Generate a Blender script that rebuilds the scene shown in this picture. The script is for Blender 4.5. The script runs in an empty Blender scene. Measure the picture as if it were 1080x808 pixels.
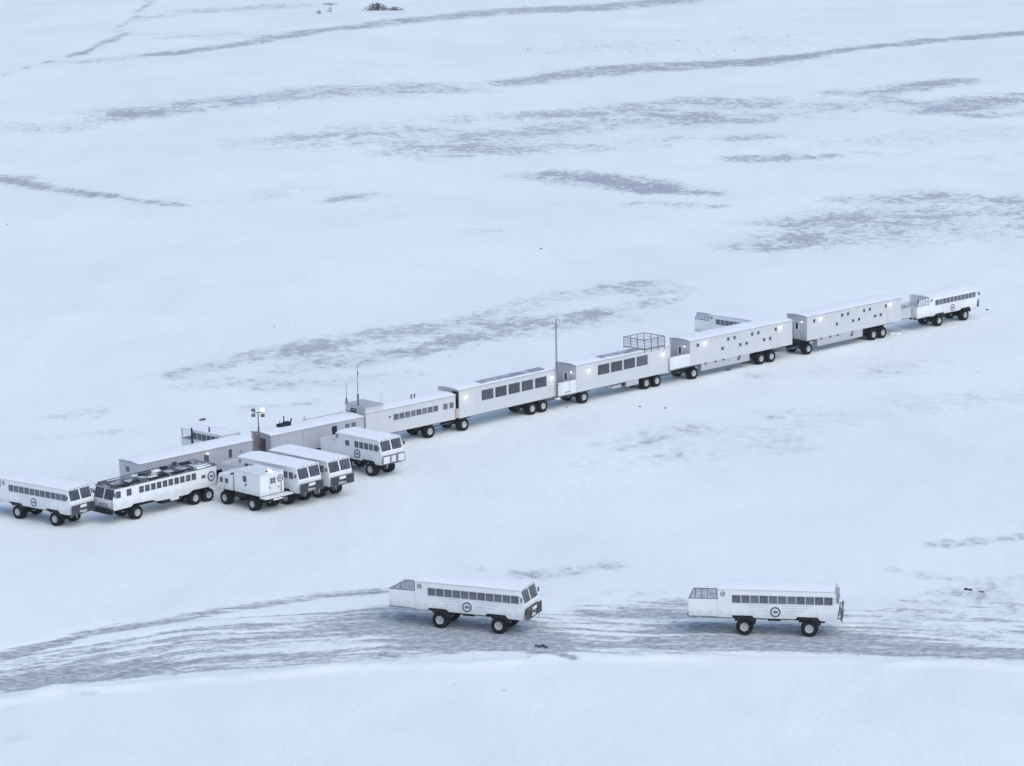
import bpy, bmesh, math, random
import numpy as np
from mathutils import Vector, Matrix

random.seed(7)
R = math.radians
S = bpy.context.scene
COL = S.collection

# ------------------------------------------------------------------ camera
CAM_H, CAM_PITCH, CAM_ROLL = 66.0, R(11.5), R(1.1)
cam_d = bpy.data.cameras.new('camera')
cam = bpy.data.objects.new('camera', cam_d)
COL.objects.link(cam)
fw = Vector((0, math.cos(CAM_PITCH), -math.sin(CAM_PITCH)))
u0 = Vector((0, math.sin(CAM_PITCH), math.cos(CAM_PITCH)))
r0 = Vector((1, 0, 0))
rt = r0 * math.cos(CAM_ROLL) - u0 * math.sin(CAM_ROLL)
up = r0 * math.sin(CAM_ROLL) + u0 * math.cos(CAM_ROLL)
m3 = Matrix((rt, up, -fw)).transposed()
cam.matrix_world = Matrix.Translation((0, 0, CAM_H)) @ m3.to_4x4()
cam_d.sensor_fit = 'HORIZONTAL'
cam_d.sensor_width = 36.0
cam_d.lens = 100.0
cam_d.clip_start = 1.0
cam_d.clip_end = 20000.0
S.camera = cam

# ------------------------------------------------------------------ sky, sun, exposure
SUN_EL, SUN_AZ = R(52), R(142)          # azimuth from +Y towards +X: the brighter part of the overcast is high, to the right
world = bpy.data.worlds.new('World')
S.world = world
world.use_nodes = True
wn = world.node_tree
bg = wn.nodes['Background']
sky = wn.nodes.new('ShaderNodeTexSky')
sky.sky_type = 'NISHITA'
sky.sun_disc = False
sky.sun_elevation = SUN_EL
sky.sun_rotation = SUN_AZ
sky.altitude = 0
sky.air_density = 1.0
sky.dust_density = 1.0
sky.ozone_density = 0.0
wn.links.new(sky.outputs[0], bg.inputs[0])
bg.inputs[1].default_value = 0.145
sun_d = bpy.data.lights.new('sun', 'SUN')
sun_d.energy = 0.9
sun_d.angle = R(70)
sun_d.color = (1.0, 0.97, 0.90)
sun = bpy.data.objects.new('sun', sun_d)
COL.objects.link(sun)
sdir = Vector((math.sin(SUN_AZ) * math.cos(SUN_EL), math.cos(SUN_AZ) * math.cos(SUN_EL), math.sin(SUN_EL)))
sun.rotation_euler = sdir.to_track_quat('Z', 'Y').to_euler()
sun.location = (0, 300, 200)
vs = S.view_settings
vs.view_transform = 'Standard'
vs.look = 'None'
vs.gamma = 1.0
vs.use_curve_mapping = False
vs.exposure = 0.45
S.render.engine = 'CYCLES'
S.cycles.use_denoising = True
S.cycles.max_bounces = 6
S.cycles.diffuse_bounces = 3
S.render.filter_size = 1.9

# ------------------------------------------------------------------ materials
def new_mat(name):
    m = bpy.data.materials.new(name)
    m.use_nodes = True
    nt = m.node_tree
    b = nt.nodes['Principled BSDF']
    return m, nt, b

def mixrgb(nt, fac, a, b):
    n = nt.nodes.new('ShaderNodeMix')
    n.data_type = 'RGBA'
    for k, v in ((0, fac), (6, a), (7, b)):
        if isinstance(v, (tuple, list)):
            n.inputs[k].default_value = (*v[:3], 1)
        elif isinstance(v, (int, float)):
            n.inputs[k].default_value = v
        else:
            nt.links.new(v, n.inputs[k])
    return n.outputs[2]

def mth(nt, op, a, b=None, c=None, clamp=False):
    n = nt.nodes.new('ShaderNodeMath')
    n.operation = op
    n.use_clamp = clamp
    for k, v in enumerate((a, b, c)):
        if v is None:
            continue
        if isinstance(v, (int, float)):
            n.inputs[k].default_value = v
        else:
            nt.links.new(v, n.inputs[k])
    return n.outputs[0]

def sstep(nt, v, lo, hi):
    n = nt.nodes.new('ShaderNodeMapRange')
    n.interpolation_type = 'SMOOTHSTEP'
    nt.links.new(v, n.inputs[0])
    n.inputs[1].default_value = lo
    n.inputs[2].default_value = hi
    return n.outputs[0]

def noise(nt, vec, scale, detail=5, rough=0.55, dist=0.0):
    n = nt.nodes.new('ShaderNodeTexNoise')
    n.inputs['Scale'].default_value = scale
    n.inputs['Detail'].default_value = detail
    n.inputs['Roughness'].default_value = rough
    n.inputs['Distortion'].default_value = dist
    if vec is not None:
        nt.links.new(vec, n.inputs['Vector'])
    return n.outputs[0]

def objcoord(nt, scale=(1, 1, 1), rotz=0, kind='Object'):
    t = nt.nodes.new('ShaderNodeTexCoord')
    mp = nt.nodes.new('ShaderNodeMapping')
    mp.inputs['Scale'].default_value = scale
    mp.inputs['Rotation'].default_value = (0, 0, rotz)
    nt.links.new(t.outputs[kind], mp.inputs[0])
    return mp.outputs[0]

def worn(name, col, rough=0.5, dirt=None, damt=0.3, scale=0.9, stretch=(1, 1, 1), metal=0.0, bump=0.0, spec=0.5):
    """paint / rubber / metal with uneven wear in its own shape"""
    m, nt, b = new_mat(name)
    v = objcoord(nt, stretch)
    n = noise(nt, v, scale, 6, 0.6)
    d = dirt or tuple(c * 0.6 for c in col)
    f = mth(nt, 'MULTIPLY', sstep(nt, n, 0.42, 0.72), damt)
    nt.links.new(mixrgb(nt, f, col, d), b.inputs['Base Color'])
    nt.links.new(mth(nt, 'ADD', mth(nt, 'MULTIPLY', n, 0.25), rough - 0.12), b.inputs['Roughness'])
    b.inputs['Metallic'].default_value = metal
    b.inputs['Specular IOR Level'].default_value = spec
    if bump:
        bp = nt.nodes.new('ShaderNodeBump')
        bp.inputs['Strength'].default_value = bump
        bp.inputs['Distance'].default_value = 0.02
        nt.links.new(noise(nt, v, scale * 6, 4), bp.inputs['Height'])
        nt.links.new(bp.outputs[0], b.inputs['Normal'])
    return m

def cladding(name, col, pitch):
    """painted sheet-metal wall: vertical ribs every «pitch» metres, seams and faint streaks"""
    m, nt, b = new_mat(name)
    t = nt.nodes.new('ShaderNodeTexCoord')
    sp = nt.nodes.new('ShaderNodeSeparateXYZ')
    nt.links.new(t.outputs['Object'], sp.inputs[0])
    xy = mth(nt, 'ADD', sp.outputs[0], sp.outputs[1])
    fr = mth(nt, 'FRACT', mth(nt, 'DIVIDE', xy, pitch))
    seam = mth(nt, 'SUBTRACT', 1.0, sstep(nt, fr, 0.0, 0.10))
    streak = noise(nt, objcoord(nt, (1.3, 1.3, 0.12)), 1.0, 6, 0.6)
    patch = noise(nt, objcoord(nt, (0.25, 0.25, 0.5)), 1.0, 3, 0.5)
    c1 = mixrgb(nt, mth(nt, 'MULTIPLY', sstep(nt, streak, 0.45, 0.75), 0.22), col, tuple(c * 0.72 for c in col))
    c2 = mixrgb(nt, mth(nt, 'MULTIPLY', sstep(nt, patch, 0.4, 0.7), 0.12), c1, tuple(c * 0.8 for c in col))
    c3 = mixrgb(nt, mth(nt, 'MULTIPLY', seam, 0.13), c2, tuple(c * 0.55 for c in col))
    nt.links.new(c3, b.inputs['Base Color'])
    b.inputs['Roughness'].default_value = 0.5
    bp = nt.nodes.new('ShaderNodeBump')
    bp.inputs['Strength'].default_value = 0.5
    bp.inputs['Distance'].default_value = 0.03
    nt.links.new(mth(nt, 'SUBTRACT', 1.0, seam), bp.inputs['Height'])
    nt.links.new(bp.outputs[0], b.inputs['Normal'])
    return m

def bus_paint():
    m, nt, b = new_mat('bus_white_paint')
    v = objcoord(nt, (1, 1, 0.3))
    n = noise(nt, v, 0.7, 6, 0.6)
    t = nt.nodes.new('ShaderNodeTexCoord')
    sp = nt.nodes.new('ShaderNodeSeparateXYZ')
    nt.links.new(t.outputs['Object'], sp.inputs[0])
    low = sstep(nt, mth(nt, 'ADD', sp.outputs[2], mth(nt, 'MULTIPLY', noise(nt, objcoord(nt, (1.6, 1.6, 0.5)), 1.6, 6, 0.65), -1.6)), 1.45, 0.75)
    c = mixrgb(nt, mth(nt, 'MULTIPLY', sstep(nt, n, 0.42, 0.72), 0.28), (0.79, 0.80, 0.805), (0.62, 0.63, 0.65))
    c = mixrgb(nt, mth(nt, 'MULTIPLY', low, 0.40), c, (0.42, 0.415, 0.42))
    fr = mth(nt, 'FRACT', mth(nt, 'DIVIDE', mth(nt, 'ADD', sp.outputs[0], 0.33), 1.434))
    seam = mth(nt, 'SUBTRACT', 1.0, sstep(nt, fr, 0.0, 0.022))
    c = mixrgb(nt, mth(nt, 'MULTIPLY', seam, 0.28), c, (0.45, 0.46, 0.48))
    nt.links.new(c, b.inputs['Base Color'])
    b.inputs['Roughness'].default_value = 0.42
    return m

def glass_mat(name, col, rough=0.12):
    m, nt, b = new_mat(name)
    v = objcoord(nt, (1.3, 1.3, 1.3))
    n = noise(nt, v, 1.5, 3, 0.5)
    oi = nt.nodes.new('ShaderNodeObjectInfo')
    c0 = mixrgb(nt, sstep(nt, n, 0.35, 0.7), col, tuple(c * 1.7 for c in col))
    c0 = mixrgb(nt, mth(nt, 'MULTIPLY', mth(nt, 'POWER', oi.outputs['Random'], 2.0), 0.45), c0, tuple(c * 3.2 for c in col))
    nt.links.new(c0, b.inputs['Base Color'])
    b.inputs['Roughness'].default_value = rough
    b.inputs['IOR'].default_value = 1.5
    b.inputs['Specular IOR Level'].default_value = 0.3
    return m

def emit_mat(name, col, strength):
    m, nt, b = new_mat(name)
    b.inputs['Base Color'].default_value = (*col, 1)
    b.inputs['Emission Color'].default_value = (*col, 1)
    b.inputs['Emission Strength'].default_value = strength
    return m

def roof_snow_mat():
    m, nt, b = new_mat('roof_snow')
    v = objcoord(nt)
    n = noise(nt, v, 0.55, 6, 0.6)
    f = mth(nt, 'MULTIPLY', sstep(nt, n, 0.45, 0.75), 0.35)
    nt.links.new(mixrgb(nt, f, (0.84, 0.85, 0.87), (0.68, 0.70, 0.74)), b.inputs['Base Color'])
    b.inputs['Roughness'].default_value = 0.7
    bp = nt.nodes.new('ShaderNodeBump')
    bp.inputs['Strength'].default_value = 0.35
    bp.inputs['Distance'].default_value = 0.12
    nt.links.new(noise(nt, v, 1.4, 5), bp.inputs['Height'])
    nt.links.new(bp.outputs[0], b.inputs['Normal'])
    return m

M = {}
M['white'] = worn('white_paint', (0.72, 0.73, 0.74), 0.42, (0.55, 0.56, 0.58), 0.35, 0.5, (1, 1, 0.25))
M['bus'] = bus_paint()
M['white_rim'] = worn('rim_paint', (0.50, 0.50, 0.51), 0.5, (0.3, 0.29, 0.28), 0.5, 3.0)
M['roof'] = roof_snow_mat()
M['clad'] = cladding('white_cladding', (0.575, 0.585, 0.605), 0.406)
M['clad_grey'] = cladding('grey_cladding', (0.45, 0.46, 0.50), 0.406)
M['clad_end'] = cladding('end_cladding', (0.52, 0.53, 0.56), 0.4)
M['trim'] = worn('grey_trim', (0.42, 0.43, 0.46), 0.5)
M['tyre'] = worn('tyre_rubber', (0.016, 0.016, 0.019), 0.85, (0.05, 0.05, 0.056), 0.35, 4.0, bump=0.4, spec=0.12)
M['black'] = worn('black_steel', (0.018, 0.018, 0.022), 0.7, (0.06, 0.06, 0.07), 0.4, 2.5, spec=0.15)
M['dark'] = worn('dark_grey_steel', (0.075, 0.077, 0.09), 0.55, (0.16, 0.16, 0.17), 0.4, 2.5)
M['rail'] = worn('rail_steel', (0.13, 0.135, 0.16), 0.5)
M['glass'] = glass_mat('tinted_glass', (0.045, 0.05, 0.062))
M['glass_bus'] = glass_mat('bus_side_glass', (0.075, 0.08, 0.10), 0.2)
M['glass_clear'] = glass_mat('poly_pane', (0.28, 0.30, 0.34), 0.3)
M['mullion'] = worn('window_bar', (0.55, 0.56, 0.58), 0.5)
M['bar'] = worn('inner_window_bar', (0.15, 0.155, 0.18), 0.5)
M['emblem'] = worn('emblem_blue_grey', (0.12, 0.13, 0.18), 0.5)
M['stripe'] = worn('stripe_grey', (0.50, 0.52, 0.57), 0.5)
M['hatch'] = worn('dirty_hatch', (0.50, 0.51, 0.54), 0.5, (0.10, 0.10, 0.12), 0.9, 1.8)
M['tan'] = worn('tan_board', (0.50, 0.42, 0.35), 0.7)
M['brown'] = worn('brown_wood', (0.12, 0.075, 0.065), 0.8, (0.3, 0.28, 0.27), 0.6, 2.0)
M['plate'] = worn('white_plate', (0.72, 0.73, 0.75), 0.5)
M['stone'] = worn('dark_stone', (0.055, 0.052, 0.055), 0.9, (0.2, 0.2, 0.21), 0.4, 3.0, bump=0.6)
M['twig'] = worn('dark_twig', (0.055, 0.045, 0.042), 0.9)
M['darkroof'] = worn('bare_dark_roof', (0.07, 0.073, 0.09), 0.7, (0.5, 0.51, 0.54), 0.85, 1.6)
M['lamp'] = emit_mat('lamp_lens', (1.0, 0.93, 0.84), 3.0)
M['flood'] = emit_mat('flood_lens', (1.0, 0.80, 0.56), 1.35)

# ------------------------------------------------------------------ mesh builder
class MB:
    def __init__(s):
        s.v, s.f, s.mi, s.m = [], [], [], 0
    def mat(s, i):
        s.m = i
        return s
    def add(s, vs_, fs_):
        o = len(s.v)
        s.v += [tuple(p) for p in vs_]
        for f in fs_:
            s.f.append(tuple(o + i for i in f))
            s.mi.append(s.m)
        return s
    def hexa(s, p):
        return s.add(p, [(0, 3, 2, 1), (4, 5, 6, 7), (0, 1, 5, 4), (1, 2, 6, 5), (2, 3, 7, 6), (3, 0, 4, 7)])
    def box(s, x0, x1, y0, y1, z0, z1):
        return s.hexa([(x0, y0, z0), (x1, y0, z0), (x1, y1, z0), (x0, y1, z0), (x0, y0, z1), (x1, y0, z1), (x1, y1, z1), (x0, y1, z1)])
    def prism_y(s, poly, y0, y1):
        n = len(poly)
        a = sum(poly[i][0] * poly[(i + 1) % n][1] - poly[(i + 1) % n][0] * poly[i][1] for i in range(n))
        if a < 0:
            poly = poly[::-1]
        vs_ = [(x, y0, z) for x, z in poly] + [(x, y1, z) for x, z in poly]
        fs_ = [tuple(range(n)), tuple(range(2 * n - 1, n - 1, -1))]
        fs_ += [(i, i + n, (i + 1) % n + n, (i + 1) % n) for i in range(n)]
        return s.add(vs_, fs_)
    def prism_x(s, poly, x0, x1):
        n = len(poly)
        a = sum(poly[i][0] * poly[(i + 1) % n][1] - poly[(i + 1) % n][0] * poly[i][1] for i in range(n))
        if a < 0:
            poly = poly[::-1]
        vs_ = [(x0, y, z) for y, z in poly] + [(x1, y, z) for y, z in poly]
        fs_ = [tuple(range(n - 1, -1, -1)), tuple(range(n, 2 * n))]
        fs_ += [(i, (i + 1) % n, (i + 1) % n + n, i + n) for i in range(n)]
        return s.add(vs_, fs_)
    def tube(s, p, q, r, n=8, r2=None):
        p, q = Vector(p), Vector(q)
        d = (q - p).normalized()
        a = d.orthogonal().normalized()
        b = d.cross(a)
        r2 = r if r2 is None else r2
        vs_ = []
        for c, rr in ((p, r), (q, r2)):
            for i in range(n):
                t = 2 * math.pi * i / n
                vs_.append(c + a * (rr * math.cos(t)) + b * (rr * math.sin(t)))
        fs_ = [tuple(range(n - 1, -1, -1)), tuple(range(n, 2 * n))]
        fs_ += [(i, (i + 1) % n, n + (i + 1) % n, n + i) for i in range(n)]
        return s.add(vs_, fs_)
    def lathe_y(s, prof, n=28, cx=0, cz=0):
        """prof: (y, radius) points, closed loop around the axis Y"""
        k = len(prof)
        vs_ = []
        for i in range(n):
            t = 2 * math.pi * i / n
            for y, r in prof:
                vs_.append((cx + r * math.cos(t), y, cz + r * math.sin(t)))
        fs_ = []
        for i in range(n):
            j = (i + 1) % n
            for a in range(k):
                b = (a + 1) % k
                fs_.append((i * k + a, i * k + b, j * k + b, j * k + a))
        return s.add(vs_, fs_)
    def disc_y(s, cx, y, cz, r, th, n=24, sy=-1):
        return s.tube((cx, y, cz), (cx, y + sy * th, cz), r, n)
    def ring_y(s, cx, cz, y0, y1, r0, r1, n=28):
        return s.lathe_y([(y0, r0), (y1, r0), (y1, r1), (y0, r1)], n, cx, cz)
    def ico(s, c, r, seed=0, squash=0.7):
        rnd = random.Random(seed)
        bm = bmesh.new()
        bmesh.ops.create_icosphere(bm, subdivisions=2, radius=1)
        vs_ = []
        for v in bm.verts:
            k = r * (0.75 + 0.5 * rnd.random())
            vs_.append((c[0] + v.co.x * k, c[1] + v.co.y * k, c[2] + v.co.z * k * squash))
        fs_ = [tuple(x.index for x in f.verts) for f in bm.faces]
        bm.free()
        return s.add(vs_, fs_)
    def build(s, name, mats, parent=None, bevel=0, smooth=False):
        me = bpy.data.meshes.new(name)
        me.from_pydata(s.v, [], s.f)
        if not isinstance(mats, (list, tuple)):
            mats = [mats]
        for m in mats:
            me.materials.append(m)
        me.polygons.foreach_set('material_index', s.mi)
        bm = bmesh.new()
        bm.from_mesh(me)
        bmesh.ops.recalc_face_normals(bm, faces=bm.faces)
        if bevel:
            es = [e for e in bm.edges if len(e.link_faces) == 2 and e.calc_face_angle(0) > 0.35]
            bmesh.ops.bevel(bm, geom=es, offset=bevel, segments=2, affect='EDGES', clamp_overlap=True)
        bm.to_mesh(me)
        bm.free()
        if smooth:
            me.polygons.foreach_set('use_smooth', [True] * len(me.polygons))
            me.set_sharp_from_angle(angle=R(38))
        o = bpy.data.objects.new(name, me)
        COL.objects.link(o)
        if parent is not None:
            o.parent = parent
        return o

def thing(name, label, cat, loc=(0, 0, 0), head=0.0, group=None, scale=1.0):
    o = bpy.data.objects.new(name, None)
    o.empty_display_size = 0.3
    COL.objects.link(o)
    o.location = loc
    o.rotation_euler = (0, 0, R(head))
    o.scale = (scale,) * 3
    tag(o, label, cat, group)
    return o

def tag(o, label=None, cat=None, group=None, kind=None):
    for k, v in (('label', label), ('category', cat), ('group', group), ('kind', kind)):
        if v:
            o[k] = v
    return o

def share(o, name, parent, loc=(0, 0, 0), rot=None):
    """another part with the same mesh"""
    c = bpy.data.objects.new(name, o.data)
    COL.objects.link(c)
    c.parent = parent
    c.location = loc
    if rot:
        c.rotation_euler = rot
    return c

def copy_tree(o, parent=None):
    c = o.copy()
    COL.objects.link(c)
    c.parent = parent
    for ch in list(o.children):
        copy_tree(ch, c)
    return c

# ------------------------------------------------------------------ the tundra: one sheet of snow with wind-scoured bare patches
#  every stroke: points on the ground (metres), half width at each point, how bare
BARE = [([(-57.9, 484.1), (-34.5, 499.0), (-22.2, 485.0)], [6.98, 8.79, 5.48], 0.3), ([(-15.6, 544.4), (4.5, 548.7), (30.9, 560.2)], [11.88, 11.68, 11.78], 0.42), ([(34.4, 622.0), (44.8, 595.5), (62.9, 597.8)], [4.94, 9.46, 12.4], 0.42), ([(53.0, 556.5), (86.9, 559.0), (102.9, 564.5)], [12.66, 12.63, 12.33], 0.36), ([(17.1, 771.9), (44.2, 796.8), (71.5, 806.7)], [12.67, 15.42, 17.64], 0.34), ([(-11.6, 345.5), (0.1, 360.5), (10.2, 369.9)], [3.54, 4.16, 4.8], 0.48), ([(-27.3, 335.0), (-14.0, 344.5)], [3.86, 4.07], 0.5), ([(45.7, 447.7), (60.5, 445.7), (75.7, 446.8)], [11.76, 11.75, 11.79], 0.4), ([(9.8, 290.6), (18.1, 296.7)], [2.91, 3.03], 0.34), ([(39.9, 325.6), (51.7, 330.1), (60.0, 326.4)], [4.79, 5.27, 4.7], 0.32), ([(-49.8, 278.5), (-41.7, 281.9)], [1.75, 1.8], 0.3), ([(-130.7, 736.2), (-123.8, 770.5), (-119.5, 812.1)], [1.24, 1.0, 0.91], 0.75), ([(-119.9, 787.4), (-117.2, 824.5), (-114.2, 865.3)], [1.93, 2.12, 2.33], 0.85), ([(-116.3, 865.8), (-121.5, 901.1), (-121.5, 929.4), (-123.3, 973.4), (-125.9, 1022.0)], [1.57, 1.4, 1.49, 1.63, 1.79], 0.75), ([(-95.8, 794.2), (-77.2, 821.9), (-58.0, 862.5), (-33.3, 890.5), (2.3, 926.3), (33.8, 948.5), (60.2, 969.0)], [8.11, 7.54, 9.23, 12.52, 14.9, 16.62, 17.01], 0.78), ([(-115.9, 768.8), (-95.5, 791.0)], [8.09, 8.55], 0.55), ([(-116.6, 919.8), (-106.6, 968.9), (-75.3, 978.7)], [3.39, 10.82, 18.34], 0.55), ([(-104.0, 852.1), (-83.4, 857.8)], [14.1, 14.28], 0.45), ([(-81.2, 633.1), (-60.0, 656.0), (-43.2, 668.0), (-23.4, 675.5)], [14.27, 16.58, 20.59, 22.3], 0.68), ([(-109.8, 615.1), (-96.3, 607.3), (-80.7, 629.1)], [8.59, 8.71, 6.03], 0.52), ([(-93.5, 520.7), (-82.7, 507.3), (-69.8, 494.2)], [3.5, 3.53, 3.53], 0.8), ([(-71.7, 495.6), (-56.1, 482.6)], [2.22, 2.1], 0.62), ([(-94.4, 526.3), (-88.6, 522.7)], [3.45, 3.41], 0.6), ([(1.4, 689.3), (15.5, 703.6), (35.1, 720.1), (55.1, 731.9), (73.4, 744.7)], [8.71, 9.53, 10.99, 11.74, 11.82], 0.68), ([(70.7, 742.4), (93.1, 763.7), (122.2, 788.1), (145.7, 802.2)], [6.35, 6.93, 7.95, 8.75], 0.85), ([(20.5, 712.7), (40.4, 729.6), (59.9, 730.9)], [12.33, 15.38, 16.96], 0.6), ([(-37.3, 571.4), (-22.3, 580.6), (-10.4, 567.0), (1.0, 581.8), (17.0, 596.7), (33.3, 603.0)], [21.17, 25.29, 24.43, 17.45, 22.61, 25.74], 0.62), ([(13.7, 625.8), (26.5, 633.5)], [10.75, 11.0], 0.6), ([(-11.1, 610.9), (1.1, 622.2)], [7.97, 8.27], 0.5), ([(43.9, 640.6), (56.0, 632.1), (71.6, 621.1)], [14.65, 14.26, 13.77], 0.66), ([(77.0, 649.3), (84.4, 639.3), (88.3, 622.0)], [10.21, 6.36, 3.47], 0.6), ([(91.6, 653.1), (104.6, 666.3)], [8.69, 9.04], 0.8), ([(92.1, 605.7), (105.1, 623.0), (114.2, 627.4)], [11.57, 14.52, 18.57], 0.75), ([(98.8, 591.4), (108.4, 595.2)], [6.64, 6.72], 0.6), ([(9.6, 512.1), (17.6, 504.2), (23.9, 494.3)], [10.96, 9.37, 7.73], 0.85), ([(25.2, 487.9), (34.0, 485.4)], [4.72, 4.68], 0.75), ([(21.2, 473.0), (27.6, 473.3)], [3.96, 3.96], 0.6), ([(29.7, 468.4), (34.4, 468.9)], [3.86, 3.87], 0.65), ([(-30.3, 484.9), (-24.9, 491.4)], [2.66, 2.72], 0.6), ([(-23.0, 467.8), (-19.0, 466.1)], [2.97, 2.95], 0.4), ([(-5.5, 445.2), (-2.5, 445.8)], [2.87, 2.88], 0.5), ([(46.2, 531.6), (54.0, 533.3)], [7.29, 7.33], 0.7), ([(45.1, 562.7), (51.9, 564.8)], [5.3, 5.34], 0.5), ([(57.9, 532.7), (61.7, 535.1)], [3.52, 3.54], 0.5), ([(68.4, 538.5), (74.2, 534.6)], [4.94, 4.86], 0.45), ([(87.5, 528.0), (97.4, 533.8)], [5.64, 5.76], 0.35), ([(37.5, 424.0), (48.1, 442.2), (60.4, 456.4), (73.1, 469.2), (82.8, 453.3)], [7.53, 9.37, 11.73, 18.04, 8.87], 0.52), ([(42.2, 428.2), (61.3, 430.5), (76.3, 433.5)], [11.88, 11.96, 12.02], 0.46), ([(57.9, 473.7), (74.3, 477.3), (85.4, 467.5)], [6.47, 6.55, 4.84], 0.5), ([(-39.6, 333.3), (-32.5, 342.7), (-23.8, 351.8), (-14.5, 358.7), (-4.8, 365.9), (2.8, 378.0), (13.4, 388.3), (17.4, 389.4)], [3.44, 3.9, 4.73, 5.28, 4.55, 4.58, 6.03, 7.41], 0.61), ([(-24.4, 343.7), (-11.7, 346.8), (2.6, 360.3), (13.8, 366.0), (23.6, 383.2)], [7.61, 6.78, 6.85, 5.97, 4.78], 0.43), ([(-36.2, 327.3), (-23.3, 326.1), (-13.5, 330.8)], [4.51, 4.45, 4.17], 0.42), ([(-50.8, 310.2), (-46.9, 312.4)], [3.05, 3.09], 0.42), ([(-50.2, 299.5), (-42.4, 302.1)], [2.07, 2.11], 0.4), ([(-43.8, 330.9), (-40.6, 331.7)], [2.24, 2.25], 0.45), ([(-29.9, 313.4), (-22.6, 315.3)], [2.3, 2.33], 0.35), ([(-20.5, 335.5), (-12.6, 339.5)], [2.73, 2.79], 0.42), ([(18.0, 294.4), (26.2, 296.0), (34.0, 302.5)], [8.3, 7.63, 6.84], 0.42), ([(46.8, 308.8), (55.0, 310.6)], [6.22, 6.29], 0.42), ([(7.6, 282.0), (15.5, 285.7)], [4.41, 4.52], 0.33), ([(21.3, 285.2), (29.5, 288.9)], [3.17, 3.25], 0.4), ([(28.9, 326.6), (35.8, 328.8)], [2.46, 2.49], 0.35), ([(37.7, 247.6), (42.6, 248.9), (46.3, 250.4)], [1.65, 1.65, 1.62], 0.6), ([(29.9, 223.9), (36.5, 232.0), (43.4, 234.5)], [2.58, 3.44, 4.19], 0.45), ([(1.3, 239.7), (8.1, 242.6)], [2.13, 2.19], 0.6), ([(-5.3, 242.7), (1.3, 240.3)], [1.37, 1.35], 0.4), ([(38.7, 230.4), (42.1, 227.3)], [2.2, 2.15], 0.42), ([(32.8, 239.9), (37.1, 235.9)], [1.18, 1.14], 0.4), ([(1.5, 217.0), (4.4, 215.3)], [0.58, 0.57], 0.95), ([(-33.1, 208.8), (-28.7, 208.1)], [0.54, 0.54], 0.5), ([(-37.7, 197.4), (-36.4, 198.2)], [1.06, 1.06], 0.35), ([(1.3, 233.0), (12.6, 233.7), (13.9, 229.2)], [2.03, 1.95, 0.55], 0.36), ([(11.4, 369.8), (20.6, 377.5)], [2.52, 2.61], 0.4)]
ROAD = [([(-41.5, 219.3), (-37.4, 222.7), (-35.1, 225.6), (-29.5, 228.0), (-23.6, 231.8), (-17.4, 234.9), (-11.8, 236.3)], [1.28, 1.22, 1.45, 1.58, 1.6, 1.77, 1.85], 0.68), ([(-40.1, 211.2), (-35.9, 212.9), (-29.5, 214.5), (-22.1, 215.5), (-16.2, 216.4), (-11.0, 217.3), (-5.0, 219.0), (1.1, 220.2)], [2.6, 2.73, 2.85, 2.89, 2.91, 2.89, 2.93, 2.98], 0.66), ([(-40.8, 215.2), (-32.3, 219.2), (-22.9, 223.9), (-11.4, 226.7), (-5.0, 224.4)], [5.28, 5.43, 5.92, 6.44, 5.94], 0.585), ([(3.4, 218.2), (11.7, 218.2), (19.2, 217.4), (26.6, 216.4), (33.9, 215.1), (39.7, 213.7)], [2.39, 2.39, 2.36, 2.33, 2.28, 2.24], 0.66), ([(-9.8, 226.6), (1.2, 223.9), (12.1, 225.1), (19.7, 222.7), (27.2, 221.4), (34.7, 220.1), (41.1, 221.8)], [6.24, 6.28, 6.34, 6.04, 6.06, 6.08, 5.96], 0.53), ([(12.0, 222.7), (19.5, 221.1), (27.0, 219.5)], [2.74, 2.7, 2.66], 0.42), ([(-8.9, 223.8), (-3.5, 221.5), (1.9, 221.2)], [2.59, 2.69, 2.76], 0.4), ([(7.6, 229.7), (15.6, 230.5), (35.9, 227.7), (42.6, 230.1)], [3.61, 3.64, 3.57, 3.43], 0.45)]
CENTER = [(-50.7, 206.4), (-40.5, 213.7), (-26.4, 220.4), (-11.2, 223.1), (1.1, 221.2), (14.8, 219.3), (26.8, 217.9), (40.0, 215.5), (52.0, 212.7)]
EDGE = [(-49.0, 201.8), (-39.5, 207.8), (-36.9, 209.6), (-36.8, 211.7), (-32.7, 210.7), (-26.2, 212.0), (-18.2, 213.7), (-10.9, 214.8), (-4.9, 215.1), (1.1, 216.5), (4.1, 216.8), (10.1, 215.9), (14.6, 215.6), (26.3, 214.1), (33.5, 212.6), (39.3, 211.8), (51.3, 209.7)]


def stroke_mask(X, Y, strokes):
    out = np.zeros_like(X)
    for P, Wd, s in strokes:
        P = np.array(P)
        Wd = np.array(Wd)
        w = Wd.max() * 1.7
        sel = np.where((X > P[:, 0].min() - w) & (X < P[:, 0].max() + w) & (Y > P[:, 1].min() - w) & (Y < P[:, 1].max() + w))
        x, y = X[sel], Y[sel]
        best = np.full(x.shape, 9.0)
        for a, b, wa, wb in zip(P[:-1], P[1:], Wd[:-1], Wd[1:]):
            d = b - a
            t = np.clip(((x - a[0]) * d[0] + (y - a[1]) * d[1]) / max(d @ d, 1e-6), 0, 1)
            q = np.hypot(x - a[0] - t * d[0], y - a[1] - t * d[1]) / (wa + (wb - wa) * t)
            best = np.minimum(best, q)
        k = np.clip((1.5 - best) / 1.2, 0, 1)
        k = k * k * (3 - 2 * k) * s
        out[sel] = 1 - (1 - out[sel]) * (1 - k)
    return out

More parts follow.
